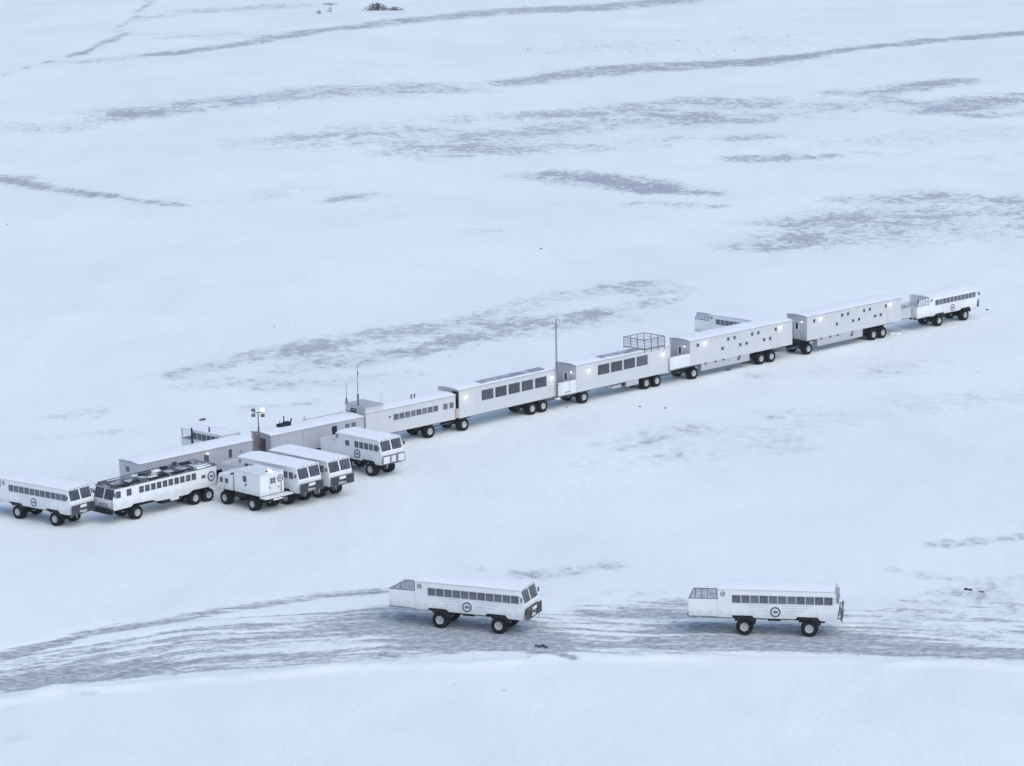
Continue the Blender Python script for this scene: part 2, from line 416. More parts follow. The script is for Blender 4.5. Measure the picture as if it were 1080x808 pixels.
def line_coords(X, Y, L):
    """signed distance to a polyline (positive away from the camera) and length along it"""
    L = np.array(L)
    bd = np.full(X.shape, 1e9)
    S_, T_ = np.zeros_like(X), np.zeros_like(X)
    acc = 0.0
    for a, b in zip(L[:-1], L[1:]):
        d = b - a
        ln = math.hypot(*d)
        u = d / ln
        t = np.clip((X - a[0]) * u[0] + (Y - a[1]) * u[1], 0, ln)
        dist = np.hypot(X - a[0] - t * u[0], Y - a[1] - t * u[1])
        sg = np.sign(u[0] * (Y - a[1]) - u[1] * (X - a[0]))
        m_ = dist < bd
        bd = np.where(m_, dist, bd)
        S_ = np.where(m_, acc + t, S_)
        T_ = np.where(m_, dist * sg, T_)
        acc += ln
    return S_, T_

def axis(segs):
    out = [segs[0][0]]
    for a, b, st in segs:
        n = max(1, int(round((b - a) / st)))
        out += [a + (b - a) * i / n for i in range(1, n + 1)]
    return np.array(out)

xs = axis([(-6000, -1000, 500), (-1000, -250, 50), (-250, -70, 3), (-70, 70, 0.8), (70, 250, 3), (250, 1000, 50), (1000, 6000, 500)])
ys = axis([(-1500, 0, 300), (0, 170, 10), (170, 190, 2), (190, 252, 0.45), (252, 400, 1.2), (400, 700, 2.5), (700, 1150, 4), (1150, 2000, 50), (2000, 9000, 700)])
GX, GY = np.meshgrid(xs, ys)
bare_a = stroke_mask(GX, GY, BARE)
road_a = stroke_mask(GX, GY, ROAD)
along, across = line_coords(GX, GY, CENTER)
_, eacross = line_coords(GX, GY, EDGE)

def waves(X, Y, seed, L0, n=14):
    rg = np.random.default_rng(seed)
    z = np.zeros_like(X)
    for i in range(n):
        th = rg.uniform(0, 2 * np.pi)
        k = 2 * np.pi / (L0 * rg.uniform(0.6, 2.2))
        z += np.sin((X * math.cos(th) + Y * math.sin(th)) * k + rg.uniform(0, 7))
    return z / math.sqrt(n)

far = np.clip((GY - 400) / 200, 0, 1)
GZ = waves(GX, GY, 1, 90) * 0.5 * far + waves(GX, GY, 2, 9) * 0.035 + waves(GX, GY, 3, 28) * 0.05 * np.clip((GY - 180) / 30, 0, 1)
# ploughed edge of the track: a low ragged bank on the camera's side, and ruts
bank = np.exp(-((eacross + 0.9 + 0.35 * waves(along, 0 * along, 4, 6)) / 0.8) ** 2) * (0.24 + 0.10 * waves(along, across, 5, 4))
GZ += np.where(np.abs(GX) < 200, bank, 0) - 0.10 * np.clip(road_a, 0, 1)
calm = np.zeros_like(GX)
for (px, py, rr) in ((-6, 224, 7), (22, 221, 7)):
    calm = np.maximum(calm, np.clip(1.6 - np.hypot(GX - px, GY - py) / rr, 0, 1))
calm = np.maximum(calm, stroke_mask(GX, GY, [([(-50, 262), (-30, 275), (0, 300), (56, 357)], [14, 16, 13, 13], 1.0)]))
calm = np.clip(calm * 1.6, 0, 1)
GZ *= 1 - calm
ny, nx = GX.shape
me = bpy.data.meshes.new('snowfield')
verts = np.stack([GX, GY, GZ], -1).reshape(-1, 3)
idx = np.arange(ny * nx).reshape(ny, nx)
quads = np.stack([idx[:-1, :-1], idx[:-1, 1:], idx[1:, 1:], idx[1:, :-1]], -1).reshape(-1, 4)
me.vertices.add(len(verts))
me.vertices.foreach_set('co', verts.ravel())
me.loops.add(quads.size)
me.loops.foreach_set('vertex_index', quads.ravel())
me.polygons.add(len(quads))
me.polygons.foreach_set('loop_start', np.arange(len(quads)) * 4)
me.update(calc_edges=True)
me.polygons.foreach_set('use_smooth', [True] * len(quads))
for nm, arr in (('bare', bare_a), ('road', road_a), ('along', along), ('across', across)):
    at = me.attributes.new(nm, 'FLOAT', 'POINT')
    at.data.foreach_set('value', arr.ravel().astype(np.float32))

def snow_ground():
    m, nt, b = new_mat('snow_ground')
    A = {}
    for nm in ('bare', 'road', 'along', 'across'):
        a = nt.nodes.new('ShaderNodeAttribute')
        a.attribute_name = nm
        A[nm] = a.outputs['Fac']
    wind = objcoord(nt, (0.80, 0.55, 1.0), R(12))
    n1 = noise(nt, wind, 0.17, 9, 0.68, 0.9)
    n2 = noise(nt, wind, 0.85, 7, 0.68, 0.4)
    n3 = noise(nt, objcoord(nt), 0.02, 4, 0.5)
    v = mth(nt, 'ADD', mth(nt, 'ADD', mth(nt, 'MULTIPLY', n1, 0.5), mth(nt, 'MULTIPLY', n2, 0.5)), mth(nt, 'MULTIPLY', mth(nt, 'SUBTRACT', A['bare'], 0.60), 0.27))
    n4 = noise(nt, objcoord(nt, (0.7, 1, 1), R(25)), 0.045, 3, 0.5)
    v = mth(nt, 'ADD', v, mth(nt, 'MULTIPLY', mth(nt, 'SUBTRACT', n4, 0.5), 0.16))
    fb = sstep(nt, v, 0.455, 0.575)
    fb = mth(nt, 'MULTIPLY', fb, sstep(nt, A['bare'], 0.02, 0.2))
    # thin half-covered skirt around each patch
    skirt = mth(nt, 'MULTIPLY', sstep(nt, v, 0.38, 0.52), 0.34)
    fb = mth(nt, 'MAXIMUM', fb, mth(nt, 'MULTIPLY', skirt, sstep(nt, A['bare'], 0.02, 0.2)))
    # track: streaks drawn out along the direction of travel
    cb = nt.nodes.new('ShaderNodeCombineXYZ')
    nt.links.new(mth(nt, 'MULTIPLY', A['along'], 0.13), cb.inputs[0])
    nt.links.new(mth(nt, 'MULTIPLY', A['across'], 1.0), cb.inputs[1])
    r1 = noise(nt, cb.outputs[0], 1.3, 9, 0.70, 0.6)
    r2 = noise(nt, objcoord(nt, (0.7, 1, 1)), 1.7, 8, 0.75)
    rv = mth(nt, 'ADD', mth(nt, 'ADD', mth(nt, 'MULTIPLY', r1, 0.62), mth(nt, 'MULTIPLY', r2, 0.38)), mth(nt, 'MULTIPLY', mth(nt, 'SUBTRACT', A['road'], 0.58), 0.42))
    # tyre marks with a herringbone tread, and worn ruts
    tread = None
    ruts = None
    wob = mth(nt, 'MULTIPLY', mth(nt, 'SUBTRACT', noise(nt, cb.outputs[0], 0.12, 2), 0.5), 5.0)
    for t0 in (-3.4, -1.3, 0.5, 2.4, 4.6, 7.5):
        d = mth(nt, 'ABSOLUTE', mth(nt, 'SUBTRACT', mth(nt, 'ADD', A['across'], wob), t0))
        inside = mth(nt, 'SUBTRACT', 1.0, sstep(nt, d, 0.38, 0.6))
        lug = mth(nt, 'SINE', mth(nt, 'ADD', mth(nt, 'MULTIPLY', A['along'], 9.2), mth(nt, 'MULTIPLY', d, 7.0)))
        k = mth(nt, 'MULTIPLY', inside, lug)
        rk = mth(nt, 'SUBTRACT', 1.0, sstep(nt, d, 0.15, 0.75))
        ruts = rk if ruts is None else mth(nt, 'MAXIMUM', ruts, rk)
        tread = k if tread is None else mth(nt, 'ADD', tread, k)
    tread = mth(nt, 'MULTIPLY', tread, sstep(nt, A['along'], 150, 175))
    rv = mth(nt, 'ADD', rv, mth(nt, 'MULTIPLY', tread, mth(nt, 'MULTIPLY', r2, 0.10)))
    rv = mth(nt, 'ADD', rv, mth(nt, 'MULTIPLY', mth(nt, 'SUBTRACT', ruts, 0.4), 0.06))
    fr = mth(nt, 'MULTIPLY', sstep(nt, rv, 0.465, 0.575), sstep(nt, A['road'], 0.03, 0.25))
    # colours
    drift = noise(nt, objcoord(nt, (0.7, 0.35, 1), R(30)), 0.11, 6, 0.55, 0.6)
    snow = mixrgb(nt, mth(nt, 'MULTIPLY', sstep(nt, n3, 0.35, 0.7), 0.6), (0.848, 0.884, 0.868), (0.775, 0.808, 0.808))
    snow = mixrgb(nt, mth(nt, 'MULTIPLY', sstep(nt, drift, 0.45, 0.68), 0.5), snow, (0.765, 0.798, 0.803))
    snow = mixrgb(nt, mth(nt, 'MULTIPLY', sstep(nt, n2, 0.5, 0.75), 0.25), snow, (0.75, 0.775, 0.80))
    grit = noise(nt, objcoord(nt, (0.6, 1, 1)), 2.2, 6, 0.7)
    bare_c = mixrgb(nt, sstep(nt, grit, 0.40, 0.66), (0.32, 0.348, 0.388), (0.52, 0.548, 0.595))
    road_c = mixrgb(nt, sstep(nt, grit, 0.38, 0.66), (0.30, 0.325, 0.36), (0.58, 0.606, 0.645))
    fb = mth(nt, 'MULTIPLY', fb, mth(nt, 'ADD', mth(nt, 'MULTIPLY', A['bare'], 0.75), 0.36, clamp=True))
    c = mixrgb(nt, fb, snow, bare_c)
    c = mixrgb(nt, fr, c, road_c)
    nt.links.new(c, b.inputs['Base Color'])
    b.inputs['Roughness'].default_value = 0.75
    b.inputs['Specular IOR Level'].default_value = 0.2
    bp = nt.nodes.new('ShaderNodeBump')
    bp.inputs['Strength'].default_value = 0.6
    bp.inputs['Distance'].default_value = 0.25
    h = mth(nt, 'SUBTRACT', mth(nt, 'ADD', mth(nt, 'ADD', mth(nt, 'MULTIPLY', n2, 0.7), mth(nt, 'MULTIPLY', drift, 3.0)), mth(nt, 'MULTIPLY', tread, 0.10)), mth(nt, 'ADD', mth(nt, 'MULTIPLY', mth(nt, 'ADD', fb, fr), 0.4), mth(nt, 'MULTIPLY', mth(nt, 'MULTIPLY', ruts, sstep(nt, A['road'], 0.1, 0.4)), 0.35)))
    nt.links.new(h, bp.inputs['Height'])
    nt.links.new(bp.outputs[0], b.inputs['Normal'])
    return m

me.materials.append(snow_ground())
ground = bpy.data.objects.new('snow_ground', me)
COL.objects.link(ground)
tag(ground, 'flat snow-covered tundra with wind-scoured grey patches and a worn vehicle track', 'ground', kind='structure')

# cold hazy air: one even volume round the camera and everything below it
hz_m = bpy.data.materials.new('haze_air')
hz_m.use_nodes = True
hn = hz_m.node_tree
hn.nodes.remove(hn.nodes['Principled BSDF'])
pv = hn.nodes.new('ShaderNodeVolumePrincipled')
pv.inputs['Color'].default_value = (0.93, 0.96, 0.98, 1)
pv.inputs['Density'].default_value = 0.00009
hn.links.new(pv.outputs[0], hn.nodes['Material Output'].inputs['Volume'])
haze = MB().box(-6200, 6200, -1700, 9200, -6, 74).build('haze', hz_m)
tag(haze, 'thin cold haze over the whole snowfield', 'haze', kind='stuff')
try:
    hz_m.cycles.homogeneous_volume = True
except AttributeError:
    pass
S.cycles.volume_bounces = 0
S.cycles.use_adaptive_sampling = True
S.cycles.adaptive_threshold = 0.02

# ------------------------------------------------------------------ shared pieces
def make_wheel(parent, loc, r=0.69, w=0.78, side=-1, name='wheel'):
    """rim disc with hub, and the fat lugged tyre as its sub-part; outer face towards y*side"""
    key = (r, w, side)
    if key in make_wheel.cache:
        a, t = make_wheel.cache[key]
        wa = share(a, name, parent, loc)
        share(t, 'tyre', wa)
        return wa
    q = MB()
    o = side
    ri = r * 0.50
    prof = [(o * (w / 2 - 0.02), ri), (o * (w / 2 - 0.03), ri * 0.86), (o * (w / 2 - 0.14), ri * 0.74), (o * (w / 2 - 0.14), 0.10), (o * (w / 2 - 0.02), 0.09), (o * (w / 2 - 0.02), 0.001), (-o * w / 2 * 0.9, 0.001), (-o * w / 2 * 0.9, ri)]
    q.lathe_y(prof, 24)
    for i in range(8):
        t = 2 * math.pi * i / 8
        q.tube((0.19 * r * math.cos(t), o * (w / 2 - 0.15), 0.19 * r * math.sin(t)), (0.19 * r * math.cos(t), o * (w / 2 - 0.10), 0.19 * r * math.sin(t)), 0.018, 6)
    wa = q.build(name, M['white_rim'], parent)
    wa.location = loc
    q = MB()
    h = w / 2
    q.lathe_y([(-h * 0.86, ri), (-h, ri + 0.07), (-h, r * 0.84), (-h * 0.86, r * 0.95), (-h * 0.55, r * 0.985), (h * 0.55, r * 0.985), (h * 0.86, r * 0.95), (h, r * 0.84), (h, ri + 0.07), (h * 0.86, ri)], 40)
    n = 22
    for sgn in (-1, 1):
        for i in range(n):
            t0 = 2 * math.pi * (i + (0.5 if sgn > 0 else 0)) / n
            dt = 2 * math.pi / n * 0.28
            p = []
            for rr in (r * 0.93, r * 1.02):
                for (yy, tt) in ((0.03 * sgn, t0 - dt + 0.10), (0.03 * sgn, t0 + dt + 0.10), (h * 0.92 * sgn, t0 + dt), (h * 0.92 * sgn, t0 - dt)):
                    rk = rr if abs(yy) < h * 0.5 else rr * 0.975
                    p.append((rk * math.cos(tt), yy, rk * math.sin(tt)))
            q.hexa(p)
    ty = q.build('tyre', M['tyre'], wa, smooth=True)
    make_wheel.cache[key] = (wa, ty)
    return wa
make_wheel.cache = {}

def win_mesh(w, h, style='slider'):
    """pane in a thin frame in the XZ plane, centred, outer face towards -Y"""
    q = MB()
    q.box(-w / 2, w / 2, -0.012, 0.03, -h / 2, h / 2)
    q.mat(1)
    t = 0.03
    for a in ((-w / 2 - t, w / 2 + t, -h / 2 - t, -h / 2), (-w / 2 - t, w / 2 + t, h / 2, h / 2 + t), (-w / 2 - t, -w / 2, -h / 2, h / 2), (w / 2, w / 2 + t, -h / 2, h / 2)):
        q.box(a[0], a[1], -0.035, 0.02, a[2], a[3])
    q.mat(2)
    if style == 'slider':
        q.box(-w / 2, w / 2, -0.022, 0.0, 0.03, 0.065)
        q.box(-0.012, 0.012, -0.018, 0.0, -h / 2, h / 2)
    elif style == 'cross':
        q.box(-0.03, 0.03, -0.03, 0.0, -h / 2, h / 2)
    return q

class WinKit:
    def __init__(s):
        s.c = {}
    def put(s, parent, x, y, z, w, h, style='slider', glass='glass', name='window', rot=0.0):
        k = (round(w, 2), round(h, 2), style, glass)
        if k in s.c:
            o = share(s.c[k], name, parent)
        else:
            o = win_mesh(w, h, style).build(name, [M[glass], M['mullion'], M['bar']], parent)
            s.c[k] = o
        o.location = (x, y, z)
        o.rotation_euler = (0, 0, rot)
        return o
WK = WinKit()

BEAR = [(-0.52, 0.10), (-0.44, 0.20), (-0.30, 0.20), (-0.18, 0.26), (0.18, 0.30), (0.40, 0.24), (0.50, 0.04), (0.46, -0.30), (0.30, -0.30), (0.28, -0.08), (0.10, -0.02), (0.06, -0.30), (-0.10, -0.30), (-0.12, -0.04), (-0.22, -0.06), (-0.24, -0.30), (-0.36, -0.30), (-0.34, 0.02), (-0.46, 0.02)]
def emblem(parent, x, y, z, r, side=-1, axis='y'):
    """round badge: blue-grey ring, white field, walking bear"""
    q = MB()
    q.ring_y(0, 0, 0.0, side * 0.03, r * 0.70, r)
    e = q.build('emblem', M['emblem'], parent)
    e.location = (x, y, z)
    q = MB()
    q.disc_y(0, side * 0.0, 0, r * 0.70, 0.02, 24, side)
    q.build('emblem_field', M['white'], e)
    q = MB()
    q.prism_y([(px * r * 1.02, pz * r * 1.02 - 0.02 * r) for px, pz in BEAR], side * 0.021, side * 0.035)
    q.build('bear_mark', M['emblem'], e)
    if axis == 'x':
        e.rotation_euler = (0, 0, R(90))
    return e

def arc_roof(x0, x1, w, z0, rise, th=0.10, over=0.05, n=12):
    """shallow barrel roof, extruded along X"""
    y = [-(w + over) + 2 * (w + over) * i / n for i in range(n + 1)]
    top = [(a, z0 + th + rise * (1 - (a / (w + over)) ** 2)) for a in y]
    q = MB()
    q.prism_x([(-(w + over), z0)] + top + [((w + over), z0)], x0, x1)
    return q

def snow_cap(parent, x0, x1, w, z0, rise, seed, name='roof_snow', amp=0.022):
    """uneven skin of wind-packed snow lying on a barrel roof"""
    rnd = np.random.default_rng(seed)
    nx_, ny_ = 26, 12
    px = np.linspace(x0, x1, nx_)
    py = np.linspace(-w, w, ny_)
    X, Y = np.meshgrid(px, py, indexing='ij')
    Z = z0 + rise * (1 - (Y / w) ** 2) + 0.02 + amp * (0.5 + 0.5 * waves(X, Y, seed, 2.5, 10))
    X = X + (np.abs(X - X.mean()) < 1e9) * 0
    edge = np.zeros_like(X)
    edge[0, :] = edge[-1, :] = edge[:, 0] = edge[:, -1] = 1
    jx = rnd.normal(0, 0.03, X.shape) * edge
    vs_ = [(X[i, j] + jx[i, j], Y[i, j] * (1 - 0.01 * rnd.random() * edge[i, j]), Z[i, j]) for i in range(nx_) for j in range(ny_)]
    low = [(X[i, j] + jx[i, j], Y[i, j], z0 + rise * (1 - (Y[i, j] / w) ** 2) - 0.01) for i in range(nx_) for j in range(ny_)]
    n = nx_ * ny_
    f = lambda i, j: i * ny_ + j
    fs = [(f(i, j), f(i + 1, j), f(i + 1, j + 1), f(i, j + 1)) for i in range(nx_ - 1) for j in range(ny_ - 1)]
    fs += [tuple(n + k for k in q[::-1]) for q in fs]
    rim = [f(i, 0) for i in range(nx_)] + [f(nx_ - 1, j) for j in range(1, ny_)] + [f(i, ny_ - 1) for i in range(nx_ - 2, -1, -1)] + [f(0, j) for j in range(ny_ - 2, 0, -1)]
    for a, b in zip(rim, rim[1:] + rim[:1]):
        fs.append((a, n + a, n + b, b))
    q = MB()
    q.add(vs_ + low, fs)
    return q.build(name, M['roof'], parent, smooth=True)

# ------------------------------------------------------------------ tundra buses
HW = 1.52                                            # half width of the bodies
def build_bus(name, label, group, wb=5.22, xr=-2.15, xf=7.22, windows=(), win_z=(2.74, 3.37), emb=None, small=None, stripes=False,
              deck=2.35, deck_style='box', zb=1.47, ze=3.80, guard='dark', door_win=None, snow_seed=1, cap=True):
    t = thing(name, label, 'tundra bus', group=group)
    xn = xf + 0.34                                    # nose under the slanted windscreen
    arch = lambda c: [(c - 0.92, 1.66), (c + 0.60, 1.66), (c + 0.95, 1.34)]
    # body outline, notched over the wheels
    prof = [(xr, ze), (xr, zb), (-0.95, zb), (-0.92, 1.66), (0.60, 1.66), (0.86, zb), (wb - 1.12, zb), (wb - 0.92, 1.66), (wb + 0.62, 1.64), (wb + 0.86, 1.37), (xn - 0.16, 1.37), (xn, 2.30), (xn, 2.62), (xf, ze)]
    MB().prism_y(prof, -HW, HW).build('body', M['bus'], t, bevel=0.035)
    arc_roof(xr - 0.04, xf + 0.05, HW, ze, 0.15, 0.06, 0.04).build('roof', M['white'], t, bevel=0.02, smooth=True)
    if cap:
        snow_cap(t, xr, xf + 0.03, HW + 0.02, ze + 0.06, 0.15, snow_seed)
    # side windows, both sides
    zc, zh = (win_z[0] + win_z[1]) / 2, win_z[1] - win_z[0]
    for a, b in windows:
        WK.put(t, (a + b) / 2, -HW, zc, b - a, zh, 'slider', 'glass_bus')
        WK.put(t, (a + b) / 2, HW, zc, b - a, zh, 'slider', 'glass_bus', rot=math.pi)
    if door_win:
        WK.put(t, door_win, -HW, zc - 0.03, 0.55, 0.52, 'cross', 'glass')
        WK.put(t, door_win, HW, zc - 0.03, 0.55, 0.52, 'cross', 'glass', rot=math.pi)
    # windscreen: two slanted panes and the dark post between them is body colour
    nrm = Vector((1.18, 0, 0.34)).normalized()
    for s in (-1, 1):
        q = MB()
        ya, yb = sorted((s * 0.09, s * (HW - 0.12)))
        p = []
        for off in (-0.01, 0.02):
            for (f, y) in ((0.10, ya), (0.10, yb), (0.93, yb), (0.93, ya)):
                x = xn + (xf - xn) * f
                z = 2.62 + (ze - 2.62) * f
                p.append((x + nrm.x * off, y, z + nrm.z * off))
        q.hexa(p)
        q.build('windscreen', M['glass'], t)
        q = MB()
        q.tube((xn + 0.02, s * 0.8, 2.70), (xn - 0.14, s * 0.62, 3.25), 0.012, 5)
        q.build('wiper', M['black'], t)
        # side window of the cab is part of the row; mirror on a stalk
        q = MB()
        q.tube((xf - 0.1, s * HW, 3.3), (xf + 0.22, s * (HW + 0.30), 3.25), 0.018, 5)
        q.box(xf + 0.18, xf + 0.24, s * (HW + 0.30) - 0.12, s * (HW + 0.30) + 0.12, 2.95, 3.3)
        q.build('mirror', M['dark'], t)
    for i in range(5):
        q = MB()
        q.box(xf + 0.03, xf + 0.09, -1.15 + i * 0.575 - 0.05, -1.15 + i * 0.575 + 0.05, ze + 0.05, ze + 0.10)
        q.build('marker_lamp', M['dark'], t)
    # nose: grille, headlights, brush guard with plate
    if guard == 'dark':
        MB().box(xn - 0.06, xn + 0.012, -1.30, 1.30, 1.66, 2.26).build('grille', M['dark'], t)
    for s in (-1, 1):
        q = MB()
        q.tube((xn - 0.02, s * 0.92, 1.92), (xn + 0.05, s * 0.92, 1.92), 0.12, 14)
        q.build('headlight', M['plate'], t)
    gx = xn + 0.24
    q = MB()
    for z in (1.42, 2.28):
        q.tube((gx, -HW, z), (gx, HW, z), 0.045)
    for y in (-HW, -0.55, 0.55, HW):
        q.tube((gx, y, 1.42), (gx, y, 2.28), 0.04)
    if guard == 'dark':
        for k in range(6):
            for s in (-1, 1):
                y = s * (0.66 + 0.145 * k)
                q.box(gx - 0.10, gx + 0.04, y - 0.030, y + 0.030, 1.42, 2.28)
    for y in (-0.9, 0.9):
        q.tube((xn - 0.2, y, 1.45), (gx, y, 1.45), 0.05)
        q.tube((xn - 0.1, y, 2.25), (gx, y, 2.25), 0.035)
    g_ = q.build('brush_guard', M['dark'], t)
    if guard == 'dark':
        MB().box(gx + 0.02, gx + 0.05, -0.42, 0.42, 1.98, 2.26).build('plate', M['plate'], g_)
    else:
        for s in (-1, 1):
            ya, yb = sorted((s * 0.60, s * (HW - 0.06)))
            MB().box(gx - 0.02, gx + 0.03, ya, yb, 1.52, 2.22).build('plate', M['plate'], g_)
        MB().box(gx - 0.02, gx + 0.02, -0.24, 0.24, 1.60, 2.18).build('plate', M['plate'], g_)
    q = MB()
    q.tube((gx + 0.02, 0.95, 1.42), (gx + 0.04, 0.95, 1.02), 0.035)
    q.build('tow_hook', M['trim'], t)
    MB().tube((gx + 0.02, -0.95, 1.42), (gx + 0.04, -0.95, 1.08), 0.035).build('tow_hook', M['trim'], t)
    # running gear
    q = MB()
    q.box(xr - deck * 0.6, xn - 0.35, -0.42, -0.26, 1.12, 1.46)
    q.box(xr - deck * 0.6, xn - 0.35, 0.26, 0.42, 1.12, 1.46)
    for x in (0.4, wb * 0.35, wb * 0.62, wb - 0.5):
        q.box(x - 0.08, x + 0.08, -0.5, 0.5, 1.16, 1.40)
    q.box(-0.85, 0.75, -HW + 0.78, HW - 0.78, 1.0, 1.62)
    q.box(wb - 0.9, wb + 1.2, -HW + 0.78, HW - 0.78, 1.0, 1.60)
    q.build('chassis', M['black'], t)
    q = MB()
    q.tube((0.7, -0.95, 1.32), (wb - 1.5, -0.95, 1.32), 0.09)
    q.tube((wb * 0.36, -0.95, 1.30), (wb * 0.55, -0.95, 1.30), 0.17, 12)
    q.tube((wb - 1.5, -0.95, 1.32), (wb - 0.9, -1.2, 1.36), 0.07)
    q.build('exhaust', M['black'], t)
    q = MB()
    q.box(wb * 0.35, wb * 0.66, 0.55, 1.25, 1.0, 1.46)
    q.build('fuel_tank', M['black'], t)
    for x in (0, wb):
        q = MB()
        q.tube((x, -1.0, 0.69), (x, 1.0, 0.69), 0.15, 10)
        q.tube((x, -0.28, 0.69), (x, 0.28, 0.69), 0.30, 12)
        for s in (-1, 1):
            q.box(x - 0.5, x + 0.5, s * 0.55 - 0.06, s * 0.55 + 0.06, 0.86, 0.95)
            q.box(x - 0.12, x + 0.12, s * 0.55 - 0.08, s * 0.55 + 0.08, 0.90, 1.15)
        q.build('axle', M['black'], t)
        for s in (-1, 1):
            make_wheel(t, (x, s * (HW - 0.44), 0.69), side=s)
            q = MB()
            pts = [(x - 0.98, 1.66), (x + 0.62, 1.66), (x + 0.96, 1.30), (x + 0.90, 1.02)]
            for (a, b) in zip(pts[:-1], pts[1:]):
                dx, dz = b[0] - a[0], b[1] - a[1]
                l = math.hypot(dx, dz)
                nx_, nz_ = dz / l * 0.05, -dx / l * 0.05
                q.prism_y([a, b, (b[0] + nx_, b[1] + nz_), (a[0] + nx_, a[1] + nz_)], *sorted((s * (HW + 0.03), s * (HW - 0.80))))
            q.box(x - 0.80, x + 0.62, *sorted((s * (HW - 0.06), s * (HW - 0.80))), 1.44, 1.60)
            q.prism_y([(x - 0.94, 1.655), (x + 0.62, 1.655), (x + 0.95, 1.30), (x + 0.86, 0.98), (x + 0.66, 1.04), (x + 0.50, 1.28), (x, 1.44), (x - 0.52, 1.30), (x - 0.72, 1.50)], *sorted((s * (HW + 0.025), s * (HW - 0.03))))
            q.build('fender', M['black'], t)
    # badges and painted speed lines
    for s in (-1, 1):
        if emb:
            emblem(t, emb[0], s * (HW + 0.002), emb[1], emb[2], s)
        if small:
            emblem(t, small[0], s * (HW + 0.002), small[1], small[2], s)
        if stripes:
            for k, (a, b, z) in enumerate(((0.0, 5.5, 2.56), (0.30, 5.15, 2.36), (0.55, 4.85, 2.12), (0.75, 4.6, 1.90))):
                if k < 3:
                    for (p0, p1) in ((a, emb[0] - 0.5), (emb[0] + 0.5, b)):
                        MB().box(p0, p1, *sorted((s * (HW - 0.005), s * (HW + 0.006))), z - 0.022, z + 0.022).build('side_stripe', M['stripe'], t)
    # rear platform with solid railings, rear wall door and poly wind screens
    if deck:
        xd = xr - deck
        ztop = 3.0
        MB().box(xd, xr, -HW, HW, zb, zb + 0.10).build('deck_floor', M['dark'], t)
        for s in (-1, 1):
            MB().box(xd, xr - 0.004, *sorted((s * HW, s * (HW - 0.06))), zb, ztop).build('deck_rail', M['bus'], t, bevel=0.015)
        MB().box(xd, xd + 0.06, -HW + 0.06, HW - 0.06, zb, ztop).build('deck_rail', M['bus'], t)
        q = MB()
        q.box(xr - 0.03, xr + 0.02, -0.42, 0.42, zb + 0.12, 3.55)
        dr = q.build('rear_door', M['plate'], t)
        MB().box(xr - 0.045, xr - 0.02, -0.26, 0.26, 2.65, 3.35).build('door_glass', M['glass'], dr)
        if deck_style in ('box', 'slant'):
            back = xd + (0.45 if deck_style == 'box' else 1.65)
            zt = ze + 0.06
            fr = MB()
            cuts = [0.0, 0.36, 0.66, 1.0]
            for s in (-1,):
                y = s * (HW - 0.04)
                fr.tube((xd + 0.03, y, ztop), (back, y, zt), 0.035, 6)
                fr.tube((back, y, zt), (xr, y, zt), 0.035, 6)
                fr.tube((xd, y, ztop), (xr, y, ztop), 0.04, 6)
                for c in (0.25, 0.45, 0.66, 0.98):
                    x = xd + (xr - xd) * c
                    z = min(zt, ztop + (x - xd) / max(back - xd, 0.01) * (zt - ztop))
                    fr.tube((x, y, ztop), (x, y, z), 0.03, 6)
                if deck_style == 'box':
                    fr.tube((xd + (xr - xd) * 0.66, y, ztop + 0.45), (xr, y, ztop + 0.45), 0.025, 6)
            ws = fr.build('screen_frame', M['rail'], t)
            for s in (-1,):
                y = s * (HW - 0.045)
                MB().prism_y([(xd + 0.08, ztop + 0.03), (xr - 0.04, ztop + 0.03), (xr - 0.04, zt - 0.03), (back + 0.02, zt - 0.03)], y - 0.006, y + 0.006).build('screen_pane', M['glass_clear'], ws)
        q = MB()
        for s in (-1, 1):
            q.tube((xd - 0.05, s * 1.25, zb + 0.02), (xd - 0.05, s * 1.25, zb + 0.34), 0.05, 8)
        q.build('tail_lamp', M['dark'], t)
    return t

STD_W = [(-0.96 + 0.737 * i, -0.96 + 0.737 * i + 0.655) for i in range(11)]
def std(label, style, group, seed):
    return build_bus('tundra_bus', label, group, windows=STD_W, emb=(2.50, 2.04, 0.43), small=(-1.72, 3.44, 0.20), stripes=True, deck_style=style, snow_seed=seed)

def place(o, contact, head, side=-1, wheel_y=1.40, scale=1.0, dx=0.0):
    """put the thing so that its rear wheel on that side touches the snow at «contact»"""
    h = R(head)
    u = Vector((math.cos(h), math.sin(h), 0))
    n = Vector((-math.sin(h), math.cos(h), 0))
    p = Vector((contact[0], contact[1], 0)) - n * (side * wheel_y * scale) + u * dx
    o.location = p
    o.rotation_euler = (0, 0, h)
    o.scale = (scale,) * 3
    return o

GB = 'white tundra buses with eleven side windows'
bus_i = place(std('white tundra bus on the track with a sloping triangular rear screen', 'slant', GB, 11), (-6.27, 224.30), -22.8)
bus_j = place(std('white tundra bus seen square from the side, with a boxy glazed rear platform', 'box', GB, 12), (18.34, 220.62), -9.5)
for (lab, c_, hd, sc, dx) in (
        ('white tundra bus nose to nose with the dark-roofed bus, at the left picture edge', (-47.61, 264.02), -37.4, 0.97, 0.24),
        ('white tundra bus backed up to the far right end of the train', (54.34, 355.37), 43.6, 1.03, 0.09),
        ('white tundra bus mostly hidden behind the porched bunkhouse trailer', None, -46.0, 1.0, 0)):
    b = copy_tree(bus_j)
    b['label'] = lab
    if c_:
        place(b, c_, hd, scale=sc, dx=dx)
    else:
        h = R(hd)
        u = Vector((math.cos(h), math.sin(h), 0))
        n = Vector((-math.sin(h), math.cos(h), 0))
        b.location = Vector((23.34, 346.9, 0)) + u * 3.75 + n * HW
        b.rotation_euler = (0, 0, h)

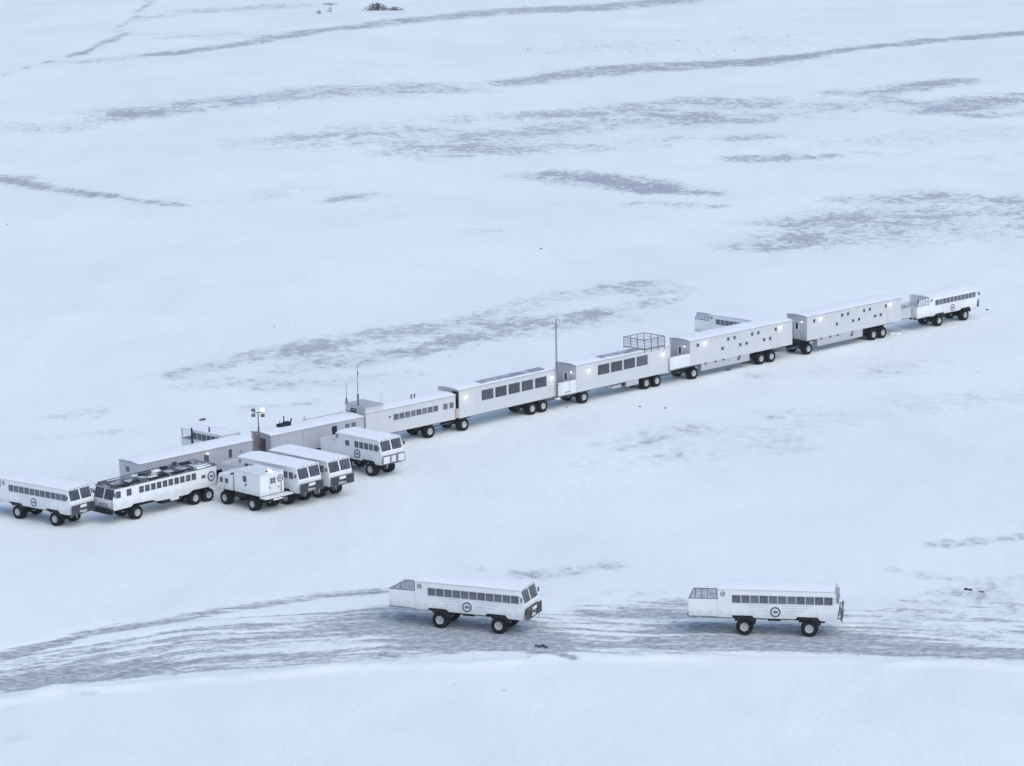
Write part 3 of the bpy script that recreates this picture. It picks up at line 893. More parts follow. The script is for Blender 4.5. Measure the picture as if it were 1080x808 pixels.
def corner_place(o, P, head, xf):
    """front near-side roof corner given"""
    h = R(head)
    u = Vector((math.cos(h), math.sin(h), 0))
    n = Vector((-math.sin(h), math.cos(h), 0))
    o.location = Vector((P[0], P[1], 0)) - u * xf + n * HW
    o.rotation_euler = (0, 0, h)

GD = 'tundra buses parked side by side, noses to the camera'
wn9 = [(6.9 - 7.2 + 0.78 * i, 6.9 - 7.2 + 0.78 * i + 0.58) for i in range(9)]
CORN = [(-20.94, 266.3), (-18.13, 268.84), (-13.46, 277.66)]
for k, (lab, xf) in enumerate((('snow-roofed tundra bus directly behind the boxy service truck', 6.9), ('snow-roofed tundra bus on the side of its twin away from the service truck', 6.9))):
    if k == 0:
        o = bus_d = build_bus('tundra_bus', lab, GD, xr=-1.35, xf=6.9, windows=wn9, emb=(2.6, 2.04, 0.43), small=(-0.95, 3.5, 0.18), deck=2.3, deck_style='none', snow_seed=21)
    else:
        o = copy_tree(bus_d)
        o['label'] = lab
    corner_place(o, CORN[k], (-42, -43)[k], xf)
wn5 = [(5.35 - 3.49 + 0.70 * i, 5.35 - 3.49 + 0.70 * i + 0.57) for i in range(5)]
bus_f = build_bus('tundra_bus', 'short white tundra bus with five side windows and a white-panelled bumper frame', None, wb=3.92, xr=-0.9, xf=5.35, windows=wn5, emb=(5.35 - 3.15, 2.1, 0.47), small=(-0.70, 3.55, 0.20), deck=2.3, deck_style='none', guard='white', door_win=0.8, snow_seed=23, cap=True)
corner_place(bus_f, CORN[2], -43.5, 5.35)

# ------------------------------------------------------------------ long three-axle bus with the cluttered dark roof
t = thing('long_bus', 'long three-axle white bus with a dark cluttered roof', 'tundra bus')
LW = 1.45
zb, ze = 1.36, 3.42
prof = [(2.60, ze), (2.92, 2.30), (2.92, 1.36), (0.75, 1.38), (0.42, 1.60), (-2.05, 1.52), (-2.35, 1.30), (-4.2, 1.22), (-6.4, 1.24), (-7.0, 1.52), (-9.9, 1.44), (-10.05, 1.44), (-10.05, ze)]
MB().prism_y(prof, -LW, LW).build('body', M['bus'], t, bevel=0.03)
arc_roof(-10.1, 2.66, LW, ze, 0.10, 0.06, 0.04).build('roof', M['darkroof'], t)
for s in (-1, 1):
    rot = math.pi if s > 0 else 0
    for x in (2.28, 0.97):
        WK.put(t, x, s * LW, 2.84, 0.58, 0.64, 'slider', 'glass', rot=rot)
    for k in range(5):
        for d in (0.0, 0.72):
            WK.put(t, -(0.56 + 1.46 * k + d), s * LW, 2.84, 0.55, 0.62, 'slider', 'glass', rot=rot)
    WK.put(t, -8.35, s * LW, 2.62, 0.5, 0.30, 'plain', 'glass', rot=rot)
    emblem(t, -9.35, s * (LW + 0.002), 2.48, 0.50, s)
for s in (-1, 1):
    q = MB()
    p = []
    ya, yb = sorted((s * 0.08, s * (LW - 0.10)))
    for off in (-0.01, 0.02):
        for (f, y) in ((0.06, ya), (0.06, yb), (0.92, yb), (0.92, ya)):
            p.append((2.92 - 0.32 * f + off, y, 2.30 + (ze - 2.30) * f + off * 0.3))
    q.hexa(p)
    q.build('windscreen', M['glass'], t)
    MB().tube((2.95, s * 0.85, 1.75), (3.0, s * 0.85, 1.75), 0.13, 14).build('headlight', M['plate'], t)
    MB().box(2.85, 2.95, *sorted((s * 1.15, s * 1.40)), 1.98, 2.18).build('marker_lamp', M['trim'], t)
    q = MB()
    q.tube((2.6, s * LW, 3.1), (2.95, s * (LW + 0.28), 3.1), 0.018, 5)
    q.box(2.92, 2.98, s * (LW + 0.28) - 0.1, s * (LW + 0.28) + 0.1, 2.75, 3.12)
    q.build('mirror', M['dark'], t)
q = MB()
q.box(2.92, 3.30, -LW, LW, 1.05, 1.50)
q.tube((3.35, -LW, 1.62), (3.35, LW, 1.62), 0.06)
for y in (-1.2, -0.4, 0.4, 1.2):
    q.tube((3.34, y, 1.1), (3.34, y, 1.62), 0.05)
q.build('bumper', M['black'], t)
MB().box(2.93, 2.96, -0.7, 0.7, 1.56, 2.0).build('grille', M['trim'], t)
q = MB()
for s in (-1, 1):
    q.box(-9.9, 2.5, s * 0.34 - 0.08, s * 0.34 + 0.08, 1.0, 1.32)
q.box(-0.8, 1.6, -0.7, 0.7, 0.95, 1.45)
q.box(-9.6, -6.4, -0.7, 0.7, 1.0, 1.50)
q.box(-5.6, -3.2, 0.35, 1.25, 0.85, 1.22)
q.build('chassis', M['black'], t)
MB().box(-5.2, -4.2, 1.05, 1.40, 1.0, 1.24).build('tool_box', M['plate'], t)
for x in (0.0, -7.30, -9.00):
    MB().tube((x, -0.95, 0.66), (x, 0.95, 0.66), 0.16, 10).build('axle', M['black'], t)
    for s in (-1, 1):
        make_wheel(t, (x, s * (LW - 0.40), 0.66), r=0.66, side=s)
rl = random.Random(3)
for s in (-1, 1):
    q = MB()
    q.tube((-9.9, s * (LW - 0.08), 3.66), (2.4, s * (LW - 0.08), 3.66), 0.035, 6)
    for k in range(9):
        q.tube((-9.9 + 12.3 * k / 8, s * (LW - 0.08), 3.45), (-9.9 + 12.3 * k / 8, s * (LW - 0.08), 3.66), 0.03, 6)
    q.build('roof_rail', M['black'], t)
for k in range(7):
    x = 1.6 - k * 1.62
    q = MB()
    q.box(x - 0.42, x + 0.42, -0.1 + rl.uniform(-0.1, 0.1), 0.78 + rl.uniform(-0.1, 0.1), 3.53, 3.64 + rl.uniform(0, 0.04))
    rh = q.build('roof_hatch', M['hatch'], t, bevel=0.03)
    MB().box(x - 0.62, x + 0.62, -0.35, 1.15, 3.50, 3.585).build('hatch_frame', M['black'], rh)
for k in range(34):
    x = rl.uniform(-9.6, 2.0)
    y = rl.choice([rl.uniform(-1.2, -0.45), rl.uniform(0.9, 1.25)])
    a, b = rl.uniform(0.2, 0.6), rl.uniform(0.12, 0.35)
    MB().box(x - a, x + a, y - b, y + b, 3.50, 3.58 + rl.uniform(0.03, 0.16)).build('roof_gear', M[rl.choice(['black', 'dark', 'dark', 'roof'])], t, bevel=0.02)
MB().tube((-1.6, 1.3, 3.5), (-1.6, 1.3, 3.95), 0.03, 6).build('roof_post', M['white'], t)
MB().tube((-8.2, 1.2, 3.5), (-8.2, 1.2, 4.0), 0.05, 6).build('roof_post', M['white'], t)
place(t, (-35.82, 262.77), 47.1 + 180, side=1, wheel_y=1.44)

# ------------------------------------------------------------------ boxy service truck with crew cab
t = thing('service_truck', 'boxy white service truck with a crew cab and rear step', 'service truck')
CW = 1.50
MB().prism_y([(1.05, 1.48), (1.05, 2.3), (0.80, 3.02), (-1.25, 3.05), (-1.25, 1.55), (0.1, 1.50)], -CW + 0.1, CW - 0.1).build('cab', M['bus'], t, bevel=0.05)
for s in (-1, 1):
    rot = math.pi if s > 0 else 0
    WK.put(t, 0.42, s * (CW - 0.1), 2.42, 0.50, 0.50, 'plain', 'glass', rot=rot)
    WK.put(t, -0.38, s * (CW - 0.1), 2.42, 0.46, 0.48, 'plain', 'glass', rot=rot)
    MB().box(-0.03, 0.0, *sorted((s * (CW - 0.11), s * (CW - 0.085))), 1.58, 2.85).build('door_seam', M['trim'], t)
    p = []
    ya, yb = sorted((s * 0.06, s * (CW - 0.25)))
    for off in (-0.01, 0.02):
        for (f, y) in ((0.08, ya), (0.08, yb), (0.9, yb), (0.9, ya)):
            p.append((1.05 - 0.25 * f + off, y, 2.3 + 0.72 * f))
    MB().hexa(p).build('windscreen', M['glass'], t)
MB().box(-0.6, 0.3, -0.55, 0.45, 3.03, 3.22).build('roof_hatch', M['roof'], t, bevel=0.04)
MB().box(-0.9, -0.62, 0.5, 1.2, 3.03, 3.14).build('roof_rack', M['black'], t)
MB().box(-5.45, -1.62, -CW, CW, 1.60, 3.66).build('box_body', M['bus'], t, bevel=0.03)
MB().box(-5.50, -1.58, -CW - 0.03, CW + 0.03, 3.66, 3.74).build('box_roof', M['plate'], t, bevel=0.02)
MB().box(-1.60, -1.27, -CW + 0.3, CW - 0.3, 1.5, 2.9).build('gangway', M['black'], t)
WK.put(t, -3.22, CW, 3.05, 0.55, 0.55, 'cross', 'glass', rot=math.pi)
WK.put(t, -3.22, -CW, 3.05, 0.55, 0.55, 'cross', 'glass')
MB().box(-3.45, -3.25, CW - 0.01, CW + 0.05, 2.36, 2.58).build('fuel_cap', M['dark'], t)
bd = MB().box(-5.49, -5.44, -0.62, 0.42, 1.72, 3.45).build('rear_door', M['white'], t)
MB().box(-5.515, -5.48, -0.38, 0.24, 2.68, 3.2).build('door_glass', M['glass'], bd)
q = MB()
q.box(-5.53, -5.50, -0.38, 0.24, 2.92, 2.96)
q.box(-5.53, -5.50, -0.09, -0.05, 2.68, 3.2)
q.build('glass_bar', M['mullion'], bd)
MB().box(-5.53, -5.49, 0.28, 0.34, 2.2, 2.42).build('handle', M['dark'], bd)
e = emblem(t, -5.452, -1.02, 3.02, 0.36, 1, 'x')
q = MB()
q.tube((-5.50, -1.10, 1.7), (-5.50, -1.10, 2.6), 0.03, 6)
q.tube((-5.50, -0.80, 2.15), (-5.50, -0.80, 2.3), 0.05, 6)
q.build('rear_ladder', M['dark'], t)
MB().box(-6.35, -5.44, -CW - 0.35, CW + 0.1, 1.46, 1.56).build('rear_step', M['plate'], t)
MB().box(-6.30, -6.22, -0.55, 0.55, 1.22, 1.38).build('bumper_bar', M['plate'], t)
q = MB()
for s in (-1, 1):
    q.box(-6.1, 1.0, s * 0.36 - 0.08, s * 0.36 + 0.08, 1.05, 1.45)
q.box(-0.9, 0.9, -0.75, 0.75, 0.95, 1.5)
q.box(-5.0, -3.2, -0.75, 0.75, 1.0, 1.58)
q.box(-2.9, -1.3, -1.2, -0.5, 1.0, 1.55)
q.box(-2.9, -1.3, 0.5, 1.2, 1.0, 1.55)
q.build('chassis', M['black'], t)
for x in (0.0, -4.09):
    MB().tube((x, -0.95, 0.66), (x, 0.95, 0.66), 0.16, 10).build('axle', M['black'], t)
    for s in (-1, 1):
        make_wheel(t, (x, s * (CW - 0.42), 0.66), r=0.66, side=s)
fl = MB().box(-5.1, -4.75, -0.25, 0.15, 3.74, 3.92).build('flood_lamp', M['dark'], t)
q = MB()
q.box(-5.16, -5.10, -0.24, 0.14, 3.77, 3.90)
q.box(-5.05, -4.80, -0.22, 0.12, 3.92, 3.935)
q.build('lens', M['flood'], fl)
def glow(parent, x, y, z, watts):
    ld = bpy.data.lights.new('lamp_light', 'POINT')
    ld.energy = watts
    ld.color = (1.0, 0.72, 0.42)
    ld.shadow_soft_size = 0.1
    lo = bpy.data.objects.new('lamp_light', ld)
    COL.objects.link(lo)
    lo.parent = parent
    lo.location = (x, y, z)
glow(fl, -5.35, -0.05, 3.95, 5.0)
place(t, (-28.08, 268.06), 135.4, side=1, wheel_y=1.46)

# ------------------------------------------------------------------ lodge train
TW = 1.6                                             # half width
def wall_lamp(parent, x, y, z, side=-1, r=0.15, axis='y'):
    q = MB()
    q.box(-0.12, 0.12, -0.06, 0.0, -0.02, 0.22)
    h_ = q.build('wall_lamp', M['trim'], parent)
    q = MB()
    q.ico((0, -0.10, -0.02), r * 0.85, 1, 0.75)
    q.build('lens', M['lamp'], h_, smooth=True)
    h_.location = (x, y, z)
    h_.rotation_euler = (0, 0, 0 if side < 0 else math.pi) if axis == 'y' else (0, 0, R(-90))
    ld = bpy.data.lights.new('lamp_light', 'POINT')
    ld.energy = 3.5 * (r / 0.14) ** 2
    ld.color = (1.0, 0.86, 0.66)
    ld.shadow_soft_size = 0.12
    lo = bpy.data.objects.new('lamp_light', ld)
    COL.objects.link(lo)
    lo.parent = h_
    lo.location = (0, -0.42, -0.12)
    return h_

def gear(t, x, w=TW, r=0.70, lift=None):
    MB().tube((x, -w + 0.4, r), (x, w - 0.4, r), 0.16, 10).build('axle', M['black'], t)
    for s in (-1, 1):
        make_wheel(t, (x, s * (w - 0.40), r), r=r, side=s)

def build_trailer(label, x0, x1, zb, ze, dolly, tandem, porch=0.0, group='lodge trailers coupled in one long train', wall='clad', rise=0.14, cap_seed=1, drawbar=True, name='lodge_trailer', snow=True, end_door=True, end_mat='clad_end'):
    t = thing(name, label, 'trailer', group=group)
    MB().box(x0, x1, -TW, TW, zb, ze).build('body', M[wall], t, bevel=0.02)
    MB().box(x0 - 0.004, x0 + 0.05, -TW + 0.03, TW - 0.03, zb + 0.02, ze).build('end_wall', M[end_mat], t)
    arc_roof(x0 - 0.06, x1 + 0.06, TW, ze, rise, 0.09, 0.05).build('roof', M['trim'], t)
    if snow:
        snow_cap(t, x0 - 0.04, x1 + 0.04, TW + 0.03, ze + 0.09, rise, cap_seed)
    q = MB()
    for s in (-1, 1):
        q.box(x0 - porch + 0.2, x1 - 0.2, s * 0.45 - 0.1, s * 0.45 + 0.1, zb - 0.36, zb - 0.003)
    for xa, xb in ([(dolly - 1.0, dolly + 0.95)] if dolly is not None else []) + ([(tandem[0] - 1.5, tandem[-1] + 1.0)] if tandem else []):
        q.box(xa, xb, -0.85, 0.85, 0.85, zb - 0.004)
    if porch:
        q.box(x0 - porch + 0.1, x0 + 0.3, -TW + 0.25, TW - 0.25, zb - 0.26, zb - 0.005)
    q.build('chassis', M['black'], t)
    if dolly is not None:
        gear(t, dolly)
        q = MB()
        q.box(dolly - 0.8, dolly + 0.95, -TW + 0.05, TW - 0.05, zb - 0.14, zb - 0.006)
        q.build('dolly_frame', M['black'], t)
    for x in tandem or ():
        gear(t, x)
    if drawbar:
        q = MB()
        for s in (-1, 1):
            q.tube((dolly - 0.9, s * 0.75, 1.0), (dolly - 4.9 - (0.6 if porch else 0), s * 0.15, 0.85), 0.07)
        q.build('drawbar', M['dark'], t)
    if porch:
        xp = x0 - porch
        MB().box(xp, x0, -TW, TW, zb - 0.02, zb + 0.08).build('porch_floor', M['dark'], t)
        for s in (-1, 1):
            MB().box(xp, x0 - 0.008, *sorted((s * TW, s * (TW - 0.07))), zb - 0.04, zb + 1.53).build('porch_rail', M['white'], t, bevel=0.015)
    if end_door:
        d = MB().box(x0 - 0.035, x0 + 0.01, -0.50, 0.42, zb + 0.10, zb + 2.25).build('end_door', M['plate'], t)
        MB().box(x0 - 0.05, x0 - 0.02, -0.20, 0.16, zb + 1.30, zb + 2.10).build('door_glass', M['glass'], d)
        MB().box(x0 - 0.07, x0 - 0.03, -0.42, -0.36, zb + 1.0, zb + 1.16).build('handle', M['dark'], d)
    return t

def train_place(o, contact, head):
    place(o, contact, head, side=-1, wheel_y=1.58)

# the two bunkhouse trailers with small scattered windows
def bunk(label, dx, zb, ze, porch, tandem, head, contact, seed, sk, group='bunkhouse trailers with small scattered windows'):
    t = build_trailer(label, -0.55 + dx, 17.45 + dx, zb, ze, 0.0, tandem, porch, group=group, cap_seed=seed)
    up_, lo_ = zb + 2.30, zb + 1.32
    for x in (0.76, 6.0, 7.1, 10.2, 11.28, 14.4):
        WK.put(t, x + dx + 0.0, -TW, up_, 0.42, 0.40, 'plain', 'glass')
        WK.put(t, x + dx + 0.0, TW, up_, 0.42, 0.40, 'plain', 'glass', rot=math.pi)
    for x in (5.0, 8.1, 9.22, 12.33, 13.42):
        WK.put(t, x + dx, -TW, lo_, 0.42, 0.36, 'plain', 'glass')
        WK.put(t, x + dx, TW, lo_, 0.42, 0.36, 'plain', 'glass', rot=math.pi)
    for x in (1.9, 15.2):
        wall_lamp(t, x + dx, -TW, zb + 2.46, r=0.14)
    MB().box(2.95 + dx, 3.15 + dx, -TW - 0.05, -TW + 0.01, zb + 2.36, zb + 2.54).build('vent', M['trim'], t)
    MB().box(14.6 + dx, 14.66 + dx, -TW - 0.02, -TW + 0.01, zb + 0.02, ze).build('wall_seam', M['trim'], t)
    MB().box(sk[0], sk[1], -TW + 0.06, -TW + 0.7, 0.78, zb - 0.003).build('skirt_box', M['clad_grey'], t)
    q = MB()
    for x in (sk[0] + 0.5, sk[0] + 2.2, sk[0] + 3.6, sk[0] + 6.4):
        q.box(x, x + 0.34, -TW - 0.01, -TW + 0.2, zb - 0.16, zb + 0.03)
    q.build('skirt_latch', M['dark'], t)
    MB().box(sk[0] + 6.2, sk[0] + 6.7, -TW + 0.03, -TW + 0.12, 1.15, 1.42).build('skirt_vent', M['dark'], t)
    wall_lamp(t, -0.6 + dx, -0.85, zb + 2.28, r=0.08, axis='x')
    train_place(t, contact, head)
    return t

bunk7 = bunk('white bunkhouse trailer with scattered small windows, beside the last bus of the train', 0.20, 1.72, 4.60, 0.0, (12.37, 14.17), 43.4, (36.01, 338.22), 31, (1.65, 10.2))
bunk('white bunkhouse trailer with scattered small windows and a porch at its end', -0.15, 1.64, 4.52, 3.4, (11.75, 13.59), 43.2, (21.22, 324.57), 32, (1.3, 9.65))

# rear platform that bridges to the last bus
xe = 17.65
MB().box(xe + 0.06, xe + 2.35, -TW + 0.3, TW - 0.3, 1.70, 1.82).build('rear_platform', M['dark'], bunk7)
for s in (-1, 1):
    MB().box(xe + 0.05, xe + 2.35, *sorted((s * (TW - 0.30), s * (TW - 0.36))), 1.74, 3.10).build('platform_rail', M['clad_end'], bunk7)
MB().box(xe - 0.01, xe + 0.03, -0.45, 0.45, 1.85, 3.85).build('rear_door', M['dark'], bunk7)

def lounge(label, x0, x1, zb, ze, tandem, porch, wins, wz, lamps, sky_x, head, contact, seed, group=None):
    t = build_trailer(label, x0, x1, zb, ze, 0.0, tandem, porch, cap_seed=seed, group='lounge trailers with large windows', rise=0.15, end_door=porch > 0)
    for a, b in wins:
        WK.put(t, (a + b) / 2, -TW, (wz[0] + wz[1]) / 2, b - a, wz[1] - wz[0], 'plain', 'glass')
        WK.put(t, (a + b) / 2, TW, (wz[0] + wz[1]) / 2, b - a, wz[1] - wz[0], 'plain', 'glass', rot=math.pi)
    for x in lamps:
        wall_lamp(t, x, -TW, 3.74, r=0.14)
    n = 5
    w = (sky_x[1] - sky_x[0]) / n
    for s in (-1,):
        for k in range(n):
            q = MB()
            ya, yb = sorted((s * 0.35, s * 1.28))
            zz = lambda y: ze + 0.10 + 0.15 * (1 - (y / (TW + 0.05)) ** 2)
            xa, xb = sky_x[0] + k * w + 0.04, sky_x[0] + (k + 1) * w - 0.04
            q.hexa([(xa, ya, zz(ya) - 0.03), (xb, ya, zz(ya) - 0.03), (xb, yb, zz(yb) - 0.03), (xa, yb, zz(yb) - 0.03), (xa, ya, zz(ya) + 0.11), (xb, ya, zz(ya) + 0.11), (xb, yb, zz(yb) + 0.11), (xa, yb, zz(yb) + 0.11)])
            q.build('skylight', M['skylight'], t)
    train_place(t, contact, head)
    return t

M['skylight'] = worn('frosted_skylight', (0.21, 0.225, 0.265), 0.35, (0.60, 0.62, 0.66), 0.85, 0.8)
lounge4 = lounge('white lounge trailer with five large side windows and rooftop skylights', -0.75, 14.58, 1.48, 4.50, (10.58, 12.34), 0.0,
                 [(2.66, 4.47), (4.76, 6.52), (6.82, 8.58), (8.88, 10.68), (11.0, 12.82)], (2.90, 4.02), (0.25, 13.7), (2.9, 13.0), 45.5, (-5.20, 299.04), 33)
MB().box(-0.86, -0.757, -TW + 0.06, -TW + 0.9, 2.62, 4.40).build('gangway_bellows', M['black'], lounge4)
MB().box(-1.20, -0.757, -TW + 0.02, -TW + 0.12, 1.60, 2.60).build('wind_board', M['tan'], lounge4)
MB().box(11.9, 13.6, -TW + 0.1, -TW + 0.5, 1.16, 1.42).build('under_rack', M['dark'], lounge4)
MB().box(13.3, 13.46, -TW - 0.03, -TW + 0.01, 2.28, 2.46).build('vent', M['trim'], lounge4)
lounge5 = lounge('white lounge trailer with four large windows and a railed lookout deck on its roof', -1.3, 14.35, 1.42, 4.42, (10.30, 12.08), 2.9,
                 [(2.20, 4.08), (4.34, 6.20), (6.46, 8.32), (8.58, 10.44)], (2.88, 4.02), (0.71, 13.04), (3.2, 9.9), 44.4, (8.08, 312.15), 34)
wall_lamp(lounge5, -1.34, -0.95, 3.70, r=0.09, axis='x')
pr = MB().box(-4.2 + 0.35, -4.2 + 1.9, -TW - 0.03, -TW + 0.01, 1.75, 2.94).build('porch_gate', M['white'], lounge5)
q = MB()
q.box(-2.36, -2.32, -TW - 0.045, -TW, 1.70, 3.0)
q.box(-3.1, -2.36, -TW - 0.045, -TW, 1.72, 1.80)
q.build('gate_frame', M['rail'], pr)
q = MB()
for xa, xb, za in ((3.9, 4.4, 1.12), (4.6, 6.1, 0.92), (6.9, 9.0, 0.80)):
    q.box(xa, xb, -TW + 0.08, -TW + 0.7, za, 1.40)
q.build('skirt_box', M['clad_grey'], lounge5)
q = MB()
q.box(3.9, 6.2, -TW - 0.02, -TW + 0.08, 1.30, 1.418)
q.box(6.55, 6.85, -TW + 0.0, -TW + 0.5, 0.95, 1.418)
q.build('under_rack', M['dark'], lounge5)
# roof deck: floor and rail with mesh panels
dk0, dk1, dz = 9.95, 13.35, 4.66
rf = MB().box(dk0, dk1, -TW + 0.02, TW - 0.02, dz, dz + 0.08).build('roof_deck', M['roof'], lounge5)
q = MB()
for s in (-1, 1):
    for k in range(4):
        x = dk0 + (dk1 - dk0) * k / 3
        q.tube((x, s * (TW + 0.03), dz - 0.40), (x, s * (TW + 0.03), dz + 1.12), 0.05, 6)
    for z in (0.04, 1.10):
        q.tube((dk0, s * (TW + 0.03), dz + z), (dk1, s * (TW + 0.03), dz + z), 0.05, 6)
    for z in (0.4, 0.75):
        q.tube((dk0, s * (TW + 0.03), dz + z), (dk1, s * (TW + 0.03), dz + z), 0.015, 5)
for x in (dk0, dk1):
    for z in (0.04, 1.10):
        q.tube((x, -TW - 0.03, dz + z), (x, TW + 0.03, dz + z), 0.05, 6)
    for z in (0.4, 0.75):
        q.tube((x, -TW - 0.03, dz + z), (x, TW + 0.03, dz + z), 0.015, 5)
    for k in range(1, 3):
        y = -TW + 2 * TW * k / 3
        q.tube((x, y, dz), (x, y, dz + 1.12), 0.045, 6)
q.build('deck_rail', M['rail'], rf)
q = MB()
for s in (-1, 1):
    for k in range(1, 18):
        x = dk0 + (dk1 - dk0) * k / 18
        q.tube((x, s * (TW + 0.03), dz + 0.05), (x, s * (TW + 0.03), dz + 1.1), 0.011, 4)
for x in (dk0, dk1):
    for k in range(1, 18):
        y = -TW + 2 * TW * k / 18
        q.tube((x, y, dz + 0.05), (x, y, dz + 1.1), 0.011, 4)
q.build('rail_mesh', M['trim'], rf)

# trailer with the narrow window strip and the raised left end with the aerial rack
t3 = build_trailer('low white trailer with a window strip and aerials on its raised end', -8.95, 3.70, 1.46, 4.02, None, (0.0,), 0.0, cap_seed=35, drawbar=False, end_door=False, rise=0.16)
for k in range(8):
    x = -4.78 + k * 0.80
    for s in (-1, 1):
        WK.put(t3, x, s * TW, 3.08, 0.68, 0.62, 'slider', 'glass_bus', rot=math.pi if s > 0 else 0)
for x in (2.20, 3.08):
    for s in (-1, 1):
        WK.put(t3, x, s * TW, 3.08, 0.60, 0.62, 'slider', 'glass_bus', rot=math.pi if s > 0 else 0)
gear(t3, -6.4)
MB().box(-8.95, -6.5, -TW + 0.003, TW - 0.003, 4.02, 4.72).build('parapet', M['clad'], t3)
MB().box(-9.1, -6.45, -TW - 0.1, TW + 0.1, 4.723, 4.80).build('aerial_rack', M['trim'], t3)
MB().box(-9.02, -8.94, -0.2, 0.7, 3.92, 4.42).build('end_window', M['glass'], t3)
MB().box(-9.0, -8.94, -1.45, -0.3, 3.75, 4.5).build('end_hatch', M['trim'], t3)
MB().box(-5.75, -5.5, -TW - 0.04, -TW + 0.01, 3.12, 3.3).build('vent', M['dark'], t3)
for (x, y, h_, r_) in ((-8.9, 1.45, 2.3, 0.035), (-8.9, -0.42, 4.1, 0.045)):
    q = MB()
    q.tube((x, y, 4.8), (x, y, 4.8 + h_), r_, 6, r_ * 0.55)
    q.tube((x, y, 4.8), (x, y, 4.8 + (0.55 if h_ < 3 else 1.2)), r_ * 2.4, 8)
    if h_ > 3:
        q.tube((x - 0.25, y, 4.8 + h_), (x + 0.25, y, 4.8 + h_), 0.03, 6)
        q.tube((x + 0.05, y, 4.8 + h_ - 0.9), (x + 0.05, y, 4.8 + h_ - 0.5), 0.07, 6)
        q.tube((x, y + 0.1, 5.7), (x + 0.2, y + 0.25, 5.6), 0.08, 6)
    else:
        q.tube((x, y, 4.8), (x, y, 5.15), 0.11, 8)
    q.build('aerial', M['rail'], t3)
for x in (-1.35, -0.9):
    q = MB()
    q.tube((x, -0.2, 4.15), (x, -0.2, 4.62), 0.07, 8)
    q.tube((x, -0.2, 4.62), (x, -0.2, 4.74), 0.11, 8)
    q.build('roof_vent', M['dark'], t3)
MB().tube((-4.6, 0.9, 4.2), (-4.6, 0.9, 5.3), 0.02, 5).build('aerial', M['rail'], t3)
place(t3, (-8.80, 295.85), 43.0, side=-1, wheel_y=1.58)

# the two low grey trailers of the left half
t2 = build_trailer('low grey trailer with dark exhaust gear on its snowy roof', -21.5, -9.15, 1.5, 3.74, -20.4, (-11.0, -12.6), 0.0, cap_seed=36, drawbar=False, wall='clad_grey', rise=0.12, end_door=False)
for a, b in ((-21.2, -20.4), (-17.3, -16.46)):
    d = MB().box(a, b, -TW - 0.03, -TW + 0.01, 1.56, 3.50).build('door', M['clad_grey'], t2)
    q = MB()
    q.box(a - 0.06, a, -TW - 0.05, -TW + 0.01, 1.56, 3.56)
    q.box(b, b + 0.06, -TW - 0.05, -TW + 0.01, 1.56, 3.56)
    q.box(a, b, -TW - 0.05, -TW + 0.01, 3.50, 3.56)
    q.build('door_frame', M['trim'], d)
MB().box(-13.5, -12.84, -TW - 0.025, -TW + 0.01, 1.56, 3.46).build('open_doorway', M['black'], t2)
for x in (-11.45, -10.6):
    WK.put(t2, x, -TW, 3.22, 0.62, 0.46, 'cross', 'glass_bus')
MB().box(-21.56, -21.49, -0.75, 0.35, 1.6, 3.35).build('end_door', M['dark'], t2)
q = MB()
q.box(-18.9, -18.15, 0.2, 0.75, 3.90, 4.28)
q.box(-18.1, -17.4, 0.2, 0.75, 3.90, 4.36)
q.tube((-18.1, 0.5, 4.3), (-18.1, 0.5, 5.0), 0.06, 8)
q.tube((-17.3, 0.5, 4.0), (-17.1, 0.5, 4.65), 0.07, 8)
q.tube((-18.7, 0.5, 4.2), (-18.6, 0.5, 4.6), 0.04, 6)
q.build('exhaust_gear', M['black'], t2)
q = MB()
q.tube((-14.9, 1.0, 3.9), (-15.0, 1.0, 4.35), 0.09, 8)
q.build('roof_vent', M['trim'], t2)
MB().tube((-15.0, 1.35, 3.95), (-9.6, 1.35, 3.95), 0.04, 6).build('roof_pipe', M['trim'], t2)
place(t2, (-8.80, 295.85), 43.0, side=-1, wheel_y=1.58)

t1 = build_trailer('low grey trailer with a white end wall, behind the dark-roofed bus', 0.0, 14.2, 1.5, 3.70, 1.4, (11.0, 12.6), 0.0, cap_seed=37, drawbar=False, wall='clad_grey', rise=0.12, end_door=False, end_mat='clad')
WK.put(t1, 4.3, -TW, 3.05, 0.60, 0.56, 'cross', 'glass')
d = MB().box(8.03, 8.60, -TW - 0.03, -TW + 0.01, 1.56, 3.35).build('door', M['dark'], t1)
wall_lamp(t1, 8.40, -TW, 3.42, r=0.10)
WK.put(t1, 11.32, -TW, 2.92, 0.42, 0.86, 'cross', 'glass')
MB().box(12.6, 12.75, -TW - 0.04, -TW + 0.01, 2.85, 3.0).build('vent', M['dark'], t1)
WK.put(t1, 0.0, 0.18, 3.05, 0.62, 0.52, 'cross', 'glass_bus', rot=R(-90))
h = R(44)
t1.location = Vector((-36.42, 269.55, 0)) + Vector((-math.sin(h), math.cos(h), 0)) * (TW + 0.05)
t1.rotation_euler = (0, 0, h)

